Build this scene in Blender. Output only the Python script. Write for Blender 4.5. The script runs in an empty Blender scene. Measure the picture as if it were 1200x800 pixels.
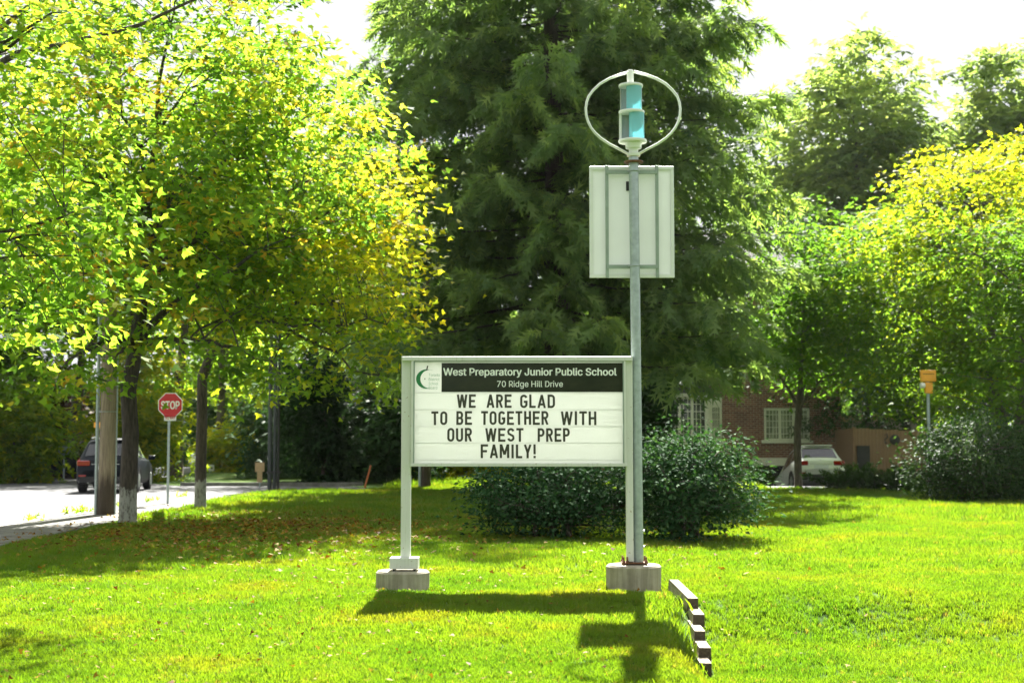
import bpy, math, random
import numpy as np
from mathutils import Vector, Matrix, Quaternion, Euler

PI = math.pi
R = math.radians
scene = bpy.context.scene
COL = scene.collection

# ------------------------------------------------------------------ camera
F = 1667.0                     # focal length in photo pixels (1200 wide)
PITCH = math.atan(120 / F)
EYE = 1.52
cam_d = bpy.data.cameras.new('camera')
cam_d.lens = 50.0
cam_d.sensor_width = 36.0
cam_d.clip_start = 0.1
cam_d.clip_end = 3000
cam_d.dof.use_dof = True
cam_d.dof.focus_distance = 15.1
cam_d.dof.aperture_fstop = 2.6
cam = bpy.data.objects.new('camera', cam_d)
COL.objects.link(cam)
cam.location = (0, 0, EYE)
cam.rotation_euler = (PI / 2 + PITCH, 0, 0)
scene.camera = cam

# ------------------------------------------------------------------ world, sun
SUN_EL, SUN_AZ = R(44), R(4.5)          # behind the scene, a touch to the right
world = bpy.data.worlds.new('World')
scene.world = world
world.use_nodes = True
wn = world.node_tree
bg = wn.nodes['Background']
sky = wn.nodes.new('ShaderNodeTexSky')
sky.sky_type = 'NISHITA'
sky.sun_disc = False
sky.sun_elevation = SUN_EL
sky.sun_rotation = SUN_AZ
sky.air_density = 0.8
sky.dust_density = 1.5
sky.ozone_density = 1.0
# thin bright cloud veils most of the sky, as in the photograph
wtc = wn.nodes.new('ShaderNodeTexCoord')
cn = wn.nodes.new('ShaderNodeTexNoise')
cn.inputs['Scale'].default_value = 2.2
cn.inputs['Detail'].default_value = 5
wn.links.new(wtc.outputs['Generated'], cn.inputs['Vector'])
cr_ = wn.nodes.new('ShaderNodeValToRGB')
cr_.color_ramp.elements[0].position = 0.3
cr_.color_ramp.elements[0].color = (1.16, 1.17, 1.22, 1)
cr_.color_ramp.elements[1].position = 0.7
cr_.color_ramp.elements[1].color = (1.29, 1.29, 1.32, 1)
wn.links.new(cn.outputs[0], cr_.inputs[0])
wmx = wn.nodes.new('ShaderNodeMix')
wmx.data_type = 'RGBA'
wmx.inputs[0].default_value = 0.985
wn.links.new(sky.outputs[0], wmx.inputs[6])
wn.links.new(cr_.outputs[0], wmx.inputs[7])
wn.links.new(wmx.outputs[2], bg.inputs[0])
bg.inputs[1].default_value = 0.115

sd = bpy.data.lights.new('sun', 'SUN')
sd.energy = 4.2
sd.angle = R(0.55)
sd.color = (1.0, 0.965, 0.90)
sun = bpy.data.objects.new('sun', sd)
COL.objects.link(sun)
SDIR = Vector((math.sin(SUN_AZ) * math.cos(SUN_EL), math.cos(SUN_AZ) * math.cos(SUN_EL), math.sin(SUN_EL)))
sun.rotation_euler = SDIR.to_track_quat('Z', 'Y').to_euler()
sun.location = (0, 30, 60)

scene.view_settings.view_transform = 'Standard'
scene.view_settings.look = 'None'
scene.view_settings.gamma = 1.0
scene.view_settings.exposure = 2.75
scene.cycles.max_bounces = 7
scene.cycles.transmission_bounces = 5
scene.cycles.diffuse_bounces = 4
scene.cycles.sample_clamp_indirect = 8

rng = np.random.default_rng(7)


def W(px, py, d):
    """photo pixel -> world point at distance d along +Y"""
    u, v = (px - 600) / F, (400 - py) / F
    c, s = math.cos(PITCH), math.sin(PITCH)
    ry, rz = c - v * s, s + v * c
    return Vector((u * d / ry, d, EYE + rz * d / ry))


# ------------------------------------------------------------------ materials
class N:
    def __init__(self, name):
        self.m = bpy.data.materials.new(name)
        self.m.use_nodes = True
        self.t = self.m.node_tree
        self.b = self.t.nodes['Principled BSDF']
        self.out = self.t.nodes['Material Output']

    def n(self, kind, **kw):
        x = self.t.nodes.new(kind)
        for k, v in kw.items():
            setattr(x, k, v)
        return x

    def l(self, a, b):
        self.t.links.new(a, b)

    def noise(self, scale, detail=4, rough=0.55, vec=None, stretch=None):
        tc = self.n('ShaderNodeTexCoord') if vec is None else None
        src = tc.outputs['Object'] if vec is None else vec
        if stretch:
            mp = self.n('ShaderNodeMapping')
            mp.inputs['Scale'].default_value = stretch
            self.l(src, mp.inputs[0])
            src = mp.outputs[0]
        x = self.n('ShaderNodeTexNoise')
        x.inputs['Scale'].default_value = scale
        x.inputs['Detail'].default_value = detail
        x.inputs['Roughness'].default_value = rough
        self.l(src, x.inputs['Vector'])
        return x.outputs[0]

    def ramp(self, fac, stops):
        r = self.n('ShaderNodeValToRGB')
        e = r.color_ramp.elements
        while len(e) < len(stops):
            e.new(0.5)
        for i, (p, c) in enumerate(stops):
            e[i].position = p
            e[i].color = (*c, 1)
        self.l(fac, r.inputs[0])
        return r.outputs[0]

    def mix(self, fac, a, b, mode='MIX'):
        x = self.n('ShaderNodeMix', data_type='RGBA', blend_type=mode)
        for s, v in ((x.inputs[0], fac), (x.inputs[6], a), (x.inputs[7], b)):
            if isinstance(v, (int, float)):
                s.default_value = v
            elif isinstance(v, tuple):
                s.default_value = (*v, 1)
            else:
                self.l(v, s)
        return x.outputs[2]

    def bump(self, h, strength=0.4, dist=0.01):
        b = self.n('ShaderNodeBump')
        b.inputs['Strength'].default_value = strength
        b.inputs['Distance'].default_value = dist
        self.l(h, b.inputs['Height'])
        self.l(b.outputs[0], self.b.inputs['Normal'])

    def col(self, c):
        if isinstance(c, tuple):
            self.b.inputs['Base Color'].default_value = (*c, 1)
        else:
            self.l(c, self.b.inputs['Base Color'])


def plain(name, c, rough=0.5, metal=0.0, var=0.12, scale=6, bump=0.15, spec=0.5, coat=0.0):
    k = N(name)
    f = k.noise(scale)
    lo = tuple(x * (1 - var) for x in c)
    hi = tuple(min(1, x * (1 + var)) for x in c)
    k.col(k.ramp(f, [(0.3, lo), (0.7, hi)]))
    k.b.inputs['Roughness'].default_value = rough
    k.b.inputs['Metallic'].default_value = metal
    k.b.inputs['Specular IOR Level'].default_value = spec
    k.b.inputs['Coat Weight'].default_value = coat
    k.b.inputs['Coat Roughness'].default_value = 0.04
    if bump:
        k.bump(k.noise(scale * 12), bump, 0.002)
    return k.m


def leafmat(name, stops, trans=0.45, tcol=1.6, rough=0.6, spec=0.07, twarm=(0.98, 1.0, 0.55)):
    """stops: tint ramp of reflected leaf colours; transmitted light is yellower"""
    k = N(name)
    a = k.n('ShaderNodeAttribute', attribute_name='tint')
    c = k.ramp(a.outputs['Fac'], stops)
    k.col(c)
    k.b.inputs['Roughness'].default_value = rough
    k.b.inputs['Specular IOR Level'].default_value = spec
    tr = k.n('ShaderNodeBsdfTranslucent')
    tc = k.mix(1.0, c, tuple(tcol * x for x in twarm), 'MULTIPLY')
    k.l(tc, tr.inputs[0])
    mx = k.n('ShaderNodeMixShader')
    mx.inputs[0].default_value = trans
    k.l(k.b.outputs[0], mx.inputs[1])
    k.l(tr.outputs[0], mx.inputs[2])
    k.l(mx.outputs[0], k.out.inputs[0])
    return k.m


def barkmat(name, c1, c2, paint=None, scale=9):
    k = N(name)
    g = k.n('ShaderNodeNewGeometry')
    f = k.noise(scale, 6, 0.65, stretch=(3.0, 3.0, 0.45))
    base = k.ramp(f, [(0.34, c1), (0.66, c2)])
    if paint:
        sx = k.n('ShaderNodeSeparateXYZ')
        k.l(g.outputs['Position'], sx.inputs[0])
        h = k.n('ShaderNodeMath', operation='ADD')
        nn = k.noise(5, 5, 0.7)
        m1 = k.n('ShaderNodeMath', operation='MULTIPLY')
        m1.inputs[1].default_value = 0.75
        k.l(nn, m1.inputs[0])
        k.l(sx.outputs[2], h.inputs[0])
        k.l(m1.outputs[0], h.inputs[1])
        fac = k.ramp(h.outputs[0], [(0.0, (0, 0, 0))])
        mr = k.n('ShaderNodeMapRange')
        mr.inputs[1].default_value = paint
        mr.inputs[2].default_value = paint + 0.07
        mr.inputs[3].default_value = 1
        mr.inputs[4].default_value = 0
        k.l(h.outputs[0], mr.inputs[0])
        patch = k.ramp(k.noise(14, 5, 0.7, stretch=(1.5, 1.5, 0.5)), [(0.36, (0.12, 0.12, 0.12)), (0.52, (1, 1, 1))])
        f2 = k.n('ShaderNodeMath', operation='MULTIPLY')
        k.l(mr.outputs[0], f2.inputs[0])
        k.l(patch, f2.inputs[1])
        base = k.mix(f2.outputs[0], base, (0.28, 0.285, 0.25))
    k.col(base)
    k.b.inputs['Roughness'].default_value = 0.9
    k.bump(f, 0.9, 0.03)
    return k.m


M = {}
M['sign_paint'] = plain('pale_green_sign_paint', (0.62, 0.70, 0.57), 0.4, var=0.05, scale=3, bump=0.05)


def streaked(name, c):
    k = N(name)
    f = k.noise(2.0, 4)
    st = k.noise(9, 5, 0.7, stretch=(3.5, 3.5, 0.22))
    base = k.ramp(f, [(0.3, tuple(x * 0.93 for x in c)), (0.7, c)])
    gr = k.ramp(st, [(0.30, (0.66, 0.62, 0.50)), (0.44, (1, 1, 1))])
    sp = k.ramp(k.noise(38, 3, 0.5), [(0.27, (0.5, 0.38, 0.25)), (0.33, (1, 1, 1))])
    k.col(k.mix(0.8, k.mix(0.55, base, gr, 'MULTIPLY'), sp, 'MULTIPLY'))
    k.b.inputs['Roughness'].default_value = 0.42
    k.bump(st, 0.08, 0.003)
    return k.m


M['sign_paint'] = streaked('weathered_pale_green_paint', (0.67, 0.70, 0.63))
M['steel'] = plain('galvanised_steel', (0.36, 0.42, 0.42), 0.42, 0.55, var=0.16, scale=18, bump=0.1)
M['rail'] = plain('grey_green_rail', (0.27, 0.34, 0.28), 0.5, 0.3, var=0.12, scale=8)
M['rust'] = plain('rusty_steel', (0.16, 0.075, 0.035), 0.8, 0.2, var=0.4, scale=30, bump=0.5)
M['white_metal'] = plain('white_coated_metal', (0.72, 0.75, 0.70), 0.35, var=0.04, scale=5, bump=0.03)
M['black'] = plain('matt_black', (0.018, 0.018, 0.018), 0.5, var=0.3)
M['tyre'] = plain('black_rubber', (0.022, 0.022, 0.023), 0.75, var=0.2)
M['alloy'] = plain('alloy_wheel', (0.5, 0.5, 0.5), 0.3, 0.8, var=0.05)
M['black_paint'] = plain('black_car_paint', (0.012, 0.016, 0.022), 0.38, 0.0, var=0.1, bump=0, coat=0.0, spec=0.12)
M['white_paint'] = plain('white_car_paint', (0.72, 0.73, 0.72), 0.3, 0.0, var=0.03, bump=0, coat=1.0)
M['red_lamp'] = plain('red_lamp_lens', (0.28, 0.008, 0.008), 0.15, var=0.1, bump=0, coat=1.0)
M['plate'] = plain('number_plate_white', (0.6, 0.62, 0.66), 0.4, var=0.05)
M['car_glass'] = plain('dark_car_glass', (0.012, 0.016, 0.018), 0.05, var=0.1, bump=0, spec=0.8, coat=0.6)
M['red_sign'] = plain('red_sign_face', (0.50, 0.012, 0.02), 0.35, var=0.08, scale=2, bump=0.02)
M['white_sign'] = plain('white_sign_face', (0.78, 0.78, 0.76), 0.4, var=0.04, bump=0.02)
M['yellow'] = plain('amber_housing', (0.80, 0.36, 0.02), 0.4, var=0.12, scale=4)
M['tan'] = plain('tan_sign_back', (0.50, 0.36, 0.17), 0.6, var=0.12)
M['cream'] = plain('cream_paint', (0.74, 0.73, 0.60), 0.5, var=0.07, scale=3)
M['roof'] = plain('dark_shingle', (0.045, 0.04, 0.04), 0.85, var=0.35, scale=12, bump=0.6)
M['stone_wall'] = plain('pale_stone', (0.38, 0.33, 0.26), 0.85, var=0.25, scale=4, bump=0.5)
M['dark_steel'] = plain('dark_grey_steel', (0.06, 0.07, 0.07), 0.5, 0.4)
M['bark_bg'] = barkmat('grey_brown_bark', (0.035, 0.027, 0.02), (0.13, 0.105, 0.08))
M['bark_maple'] = barkmat('dark_maple_bark', (0.022, 0.018, 0.014), (0.085, 0.068, 0.052), paint=1.02)
M['bark_spruce'] = barkmat('spruce_bark', (0.022, 0.016, 0.012), (0.075, 0.055, 0.042))
M['vane_grey'] = plain('grey_plastic_vane', (0.42, 0.46, 0.46), 0.35, var=0.1, scale=3)
M['stake'] = plain('orange_stake', (0.55, 0.16, 0.04), 0.6)
M['logo_green'] = plain('printed_green', (0.008, 0.21, 0.055), 0.5, var=0.04, bump=0)
M['logo_pale'] = plain('faded_printed_green', (0.16, 0.36, 0.22), 0.5, var=0.05, bump=0)
M['letter'] = plain('dark_olive_letter', (0.035, 0.037, 0.018), 0.4, var=0.3, scale=3, bump=0)
M['header_text'] = plain('white_vinyl_print', (0.86, 0.9, 0.84), 0.5, var=0.03, bump=0)


def translucent_panel(name, c, fac):
    k = N(name)
    f = k.noise(2.5, 5)
    f2 = k.noise(1.1, 2)
    cc = k.ramp(f, [(0.3, tuple(x * 0.93 for x in c)), (0.7, c)])
    k.col(cc)
    k.b.inputs['Roughness'].default_value = 0.3
    tr = k.n('ShaderNodeBsdfTranslucent')
    tr.inputs[0].default_value = (*c, 1)
    mx = k.n('ShaderNodeMixShader')
    mx.inputs[0].default_value = fac
    k.l(k.b.outputs[0], mx.inputs[1])
    k.l(tr.outputs[0], mx.inputs[2])
    k.l(mx.outputs[0], k.out.inputs[0])
    return k.m


M['board'] = translucent_panel('translucent_letter_board', (0.84, 0.86, 0.82), 0.38)
M['board_back'] = translucent_panel('clear_ribbed_back_board', (0.92, 0.92, 0.92), 0.8)
M['pv_back'] = translucent_panel('white_backsheet', (0.82, 0.85, 0.82), 0.14)
M['teal'] = translucent_panel('turquoise_translucent_vane', (0.33, 0.68, 0.72), 0.5)


def header_mat():
    k = N('dark_header_film')
    f = k.noise(4.5, 6, 0.65, stretch=(1, 1, 2.2))
    k.col(k.ramp(f, [(0.35, (0.018, 0.021, 0.014)), (0.75, (0.035, 0.038, 0.022))]))
    k.b.inputs['Roughness'].default_value = 0.16
    k.b.inputs['Specular IOR Level'].default_value = 0.35
    return k.m


M['header'] = header_mat()


def glass_mat(name, tint=(0.05, 0.06, 0.05)):
    k = N(name)
    k.col(tint)
    k.b.inputs['Roughness'].default_value = 0.04
    k.b.inputs['Specular IOR Level'].default_value = 0.8
    return k.m


M['window_glass'] = glass_mat('window_glass', (0.055, 0.065, 0.05))


def curtain():
    k = N('curtained_window_glass')
    f = k.noise(3.5, 3, stretch=(1, 1, 0.5))
    k.col(k.ramp(f, [(0.35, (0.16, 0.18, 0.12)), (0.6, (0.36, 0.38, 0.27))]))
    k.b.inputs['Roughness'].default_value = 0.12
    return k.m


M['curtain'] = curtain()


def concrete(name, c, scale=5, streak=False):
    k = N(name)
    f = k.noise(scale, 8, 0.6)
    s = k.noise(scale * 1.5, 4, 0.6, stretch=(3, 3, 0.15)) if streak else f
    base = k.ramp(f, [(0.3, tuple(x * 0.72 for x in c)), (0.7, tuple(x * 1.12 for x in c))])
    st = k.ramp(s, [(0.38, (0.66, 0.64, 0.58)), (0.6, (1, 1, 1))])
    k.col(k.mix(0.75, base, st, 'MULTIPLY'))
    k.b.inputs['Roughness'].default_value = 0.9
    k.bump(k.noise(scale * 14, 6), 0.5, 0.006)
    return k.m


M['concrete'] = concrete('weathered_concrete', (0.40, 0.37, 0.28), 6, True)
M['slab'] = concrete('sidewalk_concrete', (0.17, 0.165, 0.15), 3)
M['kerb'] = concrete('kerb_concrete', (0.2, 0.195, 0.18), 3)


def asphalt():
    k = N('sun_bleached_asphalt')
    f = k.noise(0.35, 5)
    g = k.noise(60, 3)
    cr = k.n('ShaderNodeTexVoronoi', feature='DISTANCE_TO_EDGE')
    tc = k.n('ShaderNodeTexCoord')
    k.l(tc.outputs['Object'], cr.inputs['Vector'])
    cr.inputs['Scale'].default_value = 0.22
    a = k.ramp(f, [(0.3, (0.066, 0.067, 0.069)), (0.7, (0.092, 0.093, 0.095))])
    b = k.ramp(g, [(0.3, (0.75, 0.75, 0.75)), (0.7, (1, 1, 1))])
    c = k.mix(1.0, a, b, 'MULTIPLY')
    e = k.ramp(cr.outputs[0], [(0.0, (0.5, 0.5, 0.5)), (0.012, (1, 1, 1))])
    k.col(k.mix(1.0, c, e, 'MULTIPLY'))
    k.b.inputs['Roughness'].default_value = 0.85
    k.bump(g, 0.4, 0.004)
    return k.m


M['asphalt'] = asphalt()


def weathered_wood(name, c1, c2, stretch, scale=8):
    k = N(name)
    f = k.noise(scale, 6, 0.7, stretch=stretch)
    k.col(k.ramp(f, [(0.32, c1), (0.68, c2)]))
    k.b.inputs['Roughness'].default_value = 0.85
    k.bump(f, 0.7, 0.008)
    return k.m


M['timber'] = weathered_wood('weathered_timber', (0.16, 0.13, 0.085), (0.40, 0.35, 0.26), (6, 0.5, 6))
M['timber_end'] = weathered_wood('timber_end_grain', (0.035, 0.027, 0.017), (0.12, 0.09, 0.055), (3, 3, 3), 14)
M['board_wood'] = weathered_wood('cedar_fence_board', (0.16, 0.09, 0.045), (0.30, 0.19, 0.10), (6, 6, 0.4))


def pole_wood():
    k = N('weathered_pole_wood')
    f = k.noise(7, 6, 0.7, stretch=(5, 5, 0.25))
    base = k.ramp(f, [(0.32, (0.15, 0.115, 0.075)), (0.68, (0.38, 0.31, 0.22))])
    g = k.n('ShaderNodeNewGeometry')
    sx = k.n('ShaderNodeSeparateXYZ')
    k.l(g.outputs['Position'], sx.inputs[0])
    nn = k.noise(6, 4, 0.7, stretch=(2, 2, 0.3))
    ad = k.n('ShaderNodeMath', operation='ADD')
    k.l(sx.outputs[2], ad.inputs[0])
    k.l(nn, ad.inputs[1])
    mr = k.n('ShaderNodeMapRange')
    mr.inputs[1].default_value = 1.15
    mr.inputs[2].default_value = 1.55
    mr.inputs[3].default_value = 0.85
    mr.inputs[4].default_value = 0
    k.l(ad.outputs[0], mr.inputs[0])
    k.col(k.mix(mr.outputs[0], base, (0.022, 0.014, 0.009)))
    k.b.inputs['Roughness'].default_value = 0.9
    k.bump(f, 0.8, 0.015)
    return k.m


M['pole_wood'] = pole_wood()


def brick():
    k = N('red_brown_brick')
    tc = k.n('ShaderNodeTexCoord')
    mp = k.n('ShaderNodeMapping')
    mp.inputs['Rotation'].default_value = (PI / 2, 0, 0)
    k.l(tc.outputs['Object'], mp.inputs[0])
    b = k.n('ShaderNodeTexBrick')
    k.l(mp.outputs[0], b.inputs[0])
    b.inputs['Color1'].default_value = (0.16, 0.060, 0.034, 1)
    b.inputs['Color2'].default_value = (0.30, 0.135, 0.075, 1)
    b.inputs['Mortar'].default_value = (0.40, 0.34, 0.26, 1)
    b.inputs['Scale'].default_value = 1.0
    b.inputs['Brick Width'].default_value = 0.26
    b.inputs['Row Height'].default_value = 0.094
    b.inputs['Mortar Size'].default_value = 0.011
    b.inputs['Bias'].default_value = -0.2
    f = k.ramp(k.noise(1.2, 4), [(0.3, (0.75, 0.75, 0.75)), (0.7, (1.1, 1.1, 1.1))])
    k.col(k.mix(1.0, b.outputs[0], f, 'MULTIPLY'))
    k.b.inputs['Roughness'].default_value = 0.9
    inv = k.n('ShaderNodeMath', operation='SUBTRACT')
    inv.inputs[0].default_value = 1
    k.l(b.outputs[1], inv.inputs[1])
    k.bump(inv.outputs[0], 0.8, 0.01)
    return k.m


M['brick'] = brick()


def lawn_mats():
    k = N('lawn_soil_and_thatch')
    g = k.n('ShaderNodeNewGeometry')
    a = k.noise(0.55, 5, 0.6, vec=g.outputs['Position'])
    b = k.noise(9.0, 6, 0.7, vec=g.outputs['Position'])
    c1 = k.ramp(a, [(0.36, (0.045, 0.105, 0.006)), (0.56, (0.065, 0.12, 0.008)), (0.74, (0.13, 0.125, 0.03))])
    c2 = k.ramp(b, [(0.3, (0.55, 0.55, 0.55)), (0.7, (1.15, 1.15, 1.15))])
    k.col(k.mix(1.0, c1, c2, 'MULTIPLY'))
    k.b.inputs['Roughness'].default_value = 0.95
    k.b.inputs['Specular IOR Level'].default_value = 0.1
    k.bump(b, 0.8, 0.03)
    M['lawn'] = k.m
    k = N('grass_blades')
    g = k.n('ShaderNodeNewGeometry')
    a = k.noise(0.55, 5, 0.6, vec=g.outputs['Position'])
    b = k.noise(3.2, 4, 0.7, vec=g.outputs['Position'])
    at = k.n('ShaderNodeAttribute', attribute_name='tint')
    at.attribute_type = 'INSTANCER'
    c = k.ramp(a, [(0.34, (0.068, 0.160, 0.014)), (0.54, (0.112, 0.195, 0.016)), (0.72, (0.175, 0.18, 0.02))])
    d = k.ramp(b, [(0.3, (0.82, 0.87, 0.82)), (0.7, (1.14, 1.10, 1.05))])
    c = k.mix(1.0, c, d, 'MULTIPLY')
    c = k.mix(at.outputs['Fac'], c, (0.24, 0.19, 0.07))
    k.col(c)
    k.b.inputs['Roughness'].default_value = 0.5
    k.b.inputs['Specular IOR Level'].default_value = 0.25
    tr = k.n('ShaderNodeBsdfTranslucent')
    k.l(k.mix(1.0, c, (1.9, 1.85, 0.5), 'MULTIPLY'), tr.inputs[0])
    mx = k.n('ShaderNodeMixShader')
    mx.inputs[0].default_value = 0.5
    k.l(k.b.outputs[0], mx.inputs[1])
    k.l(tr.outputs[0], mx.inputs[2])
    k.l(mx.outputs[0], k.out.inputs[0])
    M['grass'] = k.m


lawn_mats()

M['leaf_maple'] = leafmat('maple_leaf', [(0.0, (0.040, 0.085, 0.014)), (0.45, (0.095, 0.17, 0.018)), (0.75, (0.18, 0.205, 0.022)), (0.96, (0.32, 0.26, 0.03)), (1.0, (0.28, 0.16, 0.02))], 0.70, 3.1)
M['leaf_gold'] = leafmat('golden_maple_leaf', [(0.0, (0.06, 0.12, 0.014)), (0.4, (0.13, 0.19, 0.018)), (0.75, (0.28, 0.26, 0.014)), (0.97, (0.38, 0.31, 0.02)), (1.0, (0.36, 0.25, 0.02))], 0.70, 2.9)
M['leaf_green'] = leafmat('green_leaf', [(0.0, (0.028, 0.065, 0.010)), (0.5, (0.06, 0.125, 0.014)), (1.0, (0.11, 0.18, 0.018))], 0.58, 2.6)
M['leaf_hazy'] = leafmat('hazy_green_leaf', [(0.0, (0.07, 0.12, 0.045)), (0.5, (0.15, 0.22, 0.08)), (1.0, (0.24, 0.30, 0.10))], 0.55, 2.1, twarm=(1.05, 1.0, 0.5))  # haze and backlight of the far trees put into the leaf colour
M['leaf_yellow'] = leafmat('yellow_green_leaf', [(0.0, (0.045, 0.09, 0.010)), (0.45, (0.09, 0.155, 0.012)), (0.8, (0.20, 0.23, 0.012)), (1.0, (0.34, 0.30, 0.012))], 0.60, 2.6)
M['leaf_dark'] = leafmat('dark_leaf', [(0.0, (0.014, 0.036, 0.013)), (0.5, (0.032, 0.075, 0.025)), (1.0, (0.075, 0.14, 0.04))], 0.35, 1.6)
M['leaf_copper'] = leafmat('copper_leaf', [(0.0, (0.05, 0.025, 0.012)), (0.5, (0.10, 0.06, 0.02)), (1.0, (0.16, 0.12, 0.03))], 0.35, 1.4, twarm=(1.1, 0.9, 0.5))
M['leaf_viburnum'] = leafmat('viburnum_leaf', [(0.0, (0.014, 0.042, 0.016)), (0.5, (0.036, 0.092, 0.036)), (1.0, (0.085, 0.155, 0.062))], 0.22, 1.5, rough=0.7, spec=0.03, twarm=(0.9, 1.0, 0.4))
M['leaf_hedge'] = leafmat('hedge_leaf', [(0.0, (0.016, 0.042, 0.012)), (0.5, (0.032, 0.075, 0.02)), (1.0, (0.07, 0.12, 0.025))], 0.28, 1.6)
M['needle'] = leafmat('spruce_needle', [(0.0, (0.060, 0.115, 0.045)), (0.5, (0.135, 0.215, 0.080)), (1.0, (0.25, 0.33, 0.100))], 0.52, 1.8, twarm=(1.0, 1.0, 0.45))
M['needle_j'] = leafmat('juniper_needle', [(0.0, (0.020, 0.050, 0.014)), (0.5, (0.045, 0.10, 0.022)), (1.0, (0.10, 0.16, 0.03))], 0.3, 1.5)
M['fallen'] = leafmat('fallen_leaf', [(0.0, (0.09, 0.03, 0.010)), (0.35, (0.20, 0.09, 0.012)), (0.7, (0.28, 0.18, 0.015)), (1.0, (0.32, 0.25, 0.04))], 0.2, 1.2, twarm=(1, 0.9, 0.5))


# ------------------------------------------------------------------ object helpers
def tag(o, label=None, cat=None, group=None, kind=None):
    if label:
        o['label'] = label
    if cat:
        o['category'] = cat
    if group:
        o['group'] = group
    if kind:
        o['kind'] = kind
    return o


def empty(name, loc, label, cat, group=None, rz=0.0):
    o = bpy.data.objects.new(name, None)
    o.empty_display_size = 0.3
    COL.objects.link(o)
    o.location = loc
    o.rotation_euler = (0, 0, rz)
    return tag(o, label, cat, group)


def link(name, me, parent=None, mat=None, smooth=None):
    if mat is not None:
        me.materials.clear()
        me.materials.append(mat)
    if smooth is not None:
        me.polygons.foreach_set('use_smooth', [True] * len(me.polygons))
        me.set_sharp_from_angle(angle=R(smooth))
    o = bpy.data.objects.new(name, me)
    COL.objects.link(o)
    if parent is not None:
        o.parent = parent
    return o


def np_mesh(name, V, faces_by_n, tint=None):
    """V (n,3); faces_by_n list of int arrays (m,k)"""
    me = bpy.data.meshes.new(name)
    V = np.ascontiguousarray(V, dtype=np.float32)
    me.vertices.add(len(V))
    me.vertices.foreach_set('co', V.ravel())
    li = np.concatenate([f.ravel() for f in faces_by_n]).astype(np.int32)
    cnt = np.concatenate([np.full(len(f), f.shape[1]) for f in faces_by_n])
    st = np.concatenate([[0], np.cumsum(cnt)[:-1]]).astype(np.int32)
    me.loops.add(len(li))
    me.loops.foreach_set('vertex_index', li)
    me.polygons.add(len(cnt))
    me.polygons.foreach_set('loop_start', st)
    if tint is not None:
        a = me.attributes.new('tint', 'FLOAT', 'FACE')
        a.data.foreach_set('value', np.ascontiguousarray(tint, dtype=np.float32))
    me.update(calc_edges=True)
    return me


class MB:
    """collects shapes into one mesh"""
    def __init__(self):
        self.v, self.f = [], []

    def add(self, vs, fs):
        b = len(self.v)
        self.v += [tuple(p) for p in vs]
        self.f += [tuple(b + i for i in f) for f in fs]
        return self

    def box(self, c, s, rot=None):
        hx, hy, hz = s[0] / 2, s[1] / 2, s[2] / 2
        vs = [Vector((x, y, z)) for x in (-hx, hx) for y in (-hy, hy) for z in (-hz, hz)]
        if rot is not None:
            vs = [rot @ p for p in vs]
        c = Vector(c)
        return self.add([p + c for p in vs], [(0, 1, 3, 2), (4, 6, 7, 5), (0, 4, 5, 1), (2, 3, 7, 6), (0, 2, 6, 4), (1, 5, 7, 3)])

    def bx(self, x0, x1, y0, y1, z0, z1):
        return self.box(((x0 + x1) / 2, (y0 + y1) / 2, (z0 + z1) / 2), (abs(x1 - x0), abs(y1 - y0), abs(z1 - z0)))

    def tube(self, pts, rad, n=8, caps=True):
        pts = [Vector(p) for p in pts]
        if not isinstance(rad, (list, tuple, np.ndarray)):
            rad = [rad] * len(pts)
        b = len(self.v)
        up = Vector((0, 0, 1)) if abs((pts[-1] - pts[0]).normalized().z) < 0.95 else Vector((1, 0, 0))
        for i, p in enumerate(pts):
            t = (pts[min(i + 1, len(pts) - 1)] - pts[max(i - 1, 0)]).normalized()
            a = t.cross(up).normalized()
            c = t.cross(a)
            for k in range(n):
                q = 2 * PI * k / n
                self.v.append(tuple(p + float(rad[i]) * (math.cos(q) * a + math.sin(q) * c)))
        for i in range(len(pts) - 1):
            for k in range(n):
                k2 = (k + 1) % n
                self.f.append((b + i * n + k, b + i * n + k2, b + (i + 1) * n + k2, b + (i + 1) * n + k))
        if caps:
            self.f.append(tuple(b + k for k in range(n))[::-1])
            e = b + (len(pts) - 1) * n
            self.f.append(tuple(e + k for k in range(n)))
        return self

    def lathe(self, prof, n=24, c=(0, 0, 0), axis='Z'):
        b = len(self.v)
        for r, z in prof:
            for k in range(n):
                a = 2 * PI * k / n
                p = (r * math.cos(a), r * math.sin(a), z)
                if axis == 'X':
                    p = (z, r * math.cos(a), r * math.sin(a))
                self.v.append((p[0] + c[0], p[1] + c[1], p[2] + c[2]))
        for i in range(len(prof) - 1):
            for k in range(n):
                k2 = (k + 1) % n
                self.f.append((b + i * n + k, b + i * n + k2, b + (i + 1) * n + k2, b + (i + 1) * n + k))
        self.f.append(tuple(b + k for k in range(n))[::-1])
        e = b + (len(prof) - 1) * n
        self.f.append(tuple(e + k for k in range(n)))
        return self

    def prism(self, poly, y0, y1):
        """poly of (x,z), extruded along y"""
        n = len(poly)
        vs = [(x, y0, z) for x, z in poly] + [(x, y1, z) for x, z in poly]
        fs = [tuple(range(n)), tuple(range(2 * n - 1, n - 1, -1))] + [(i, i + n, (i + 1) % n + n, (i + 1) % n) for i in range(n)]
        return self.add(vs, fs)

    def mesh(self, name):
        me = bpy.data.meshes.new(name)
        me.from_pydata(self.v, [], self.f)
        me.update()
        return me

    def build(self, name, mat, parent=None, smooth=None, bevel=None):
        o = link(name, self.mesh(name), parent, mat, smooth)
        if bevel:
            b = o.modifiers.new('bevel', 'BEVEL')
            b.width = bevel
            b.segments = 2
            b.limit_method = 'ANGLE'
        return o


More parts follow.
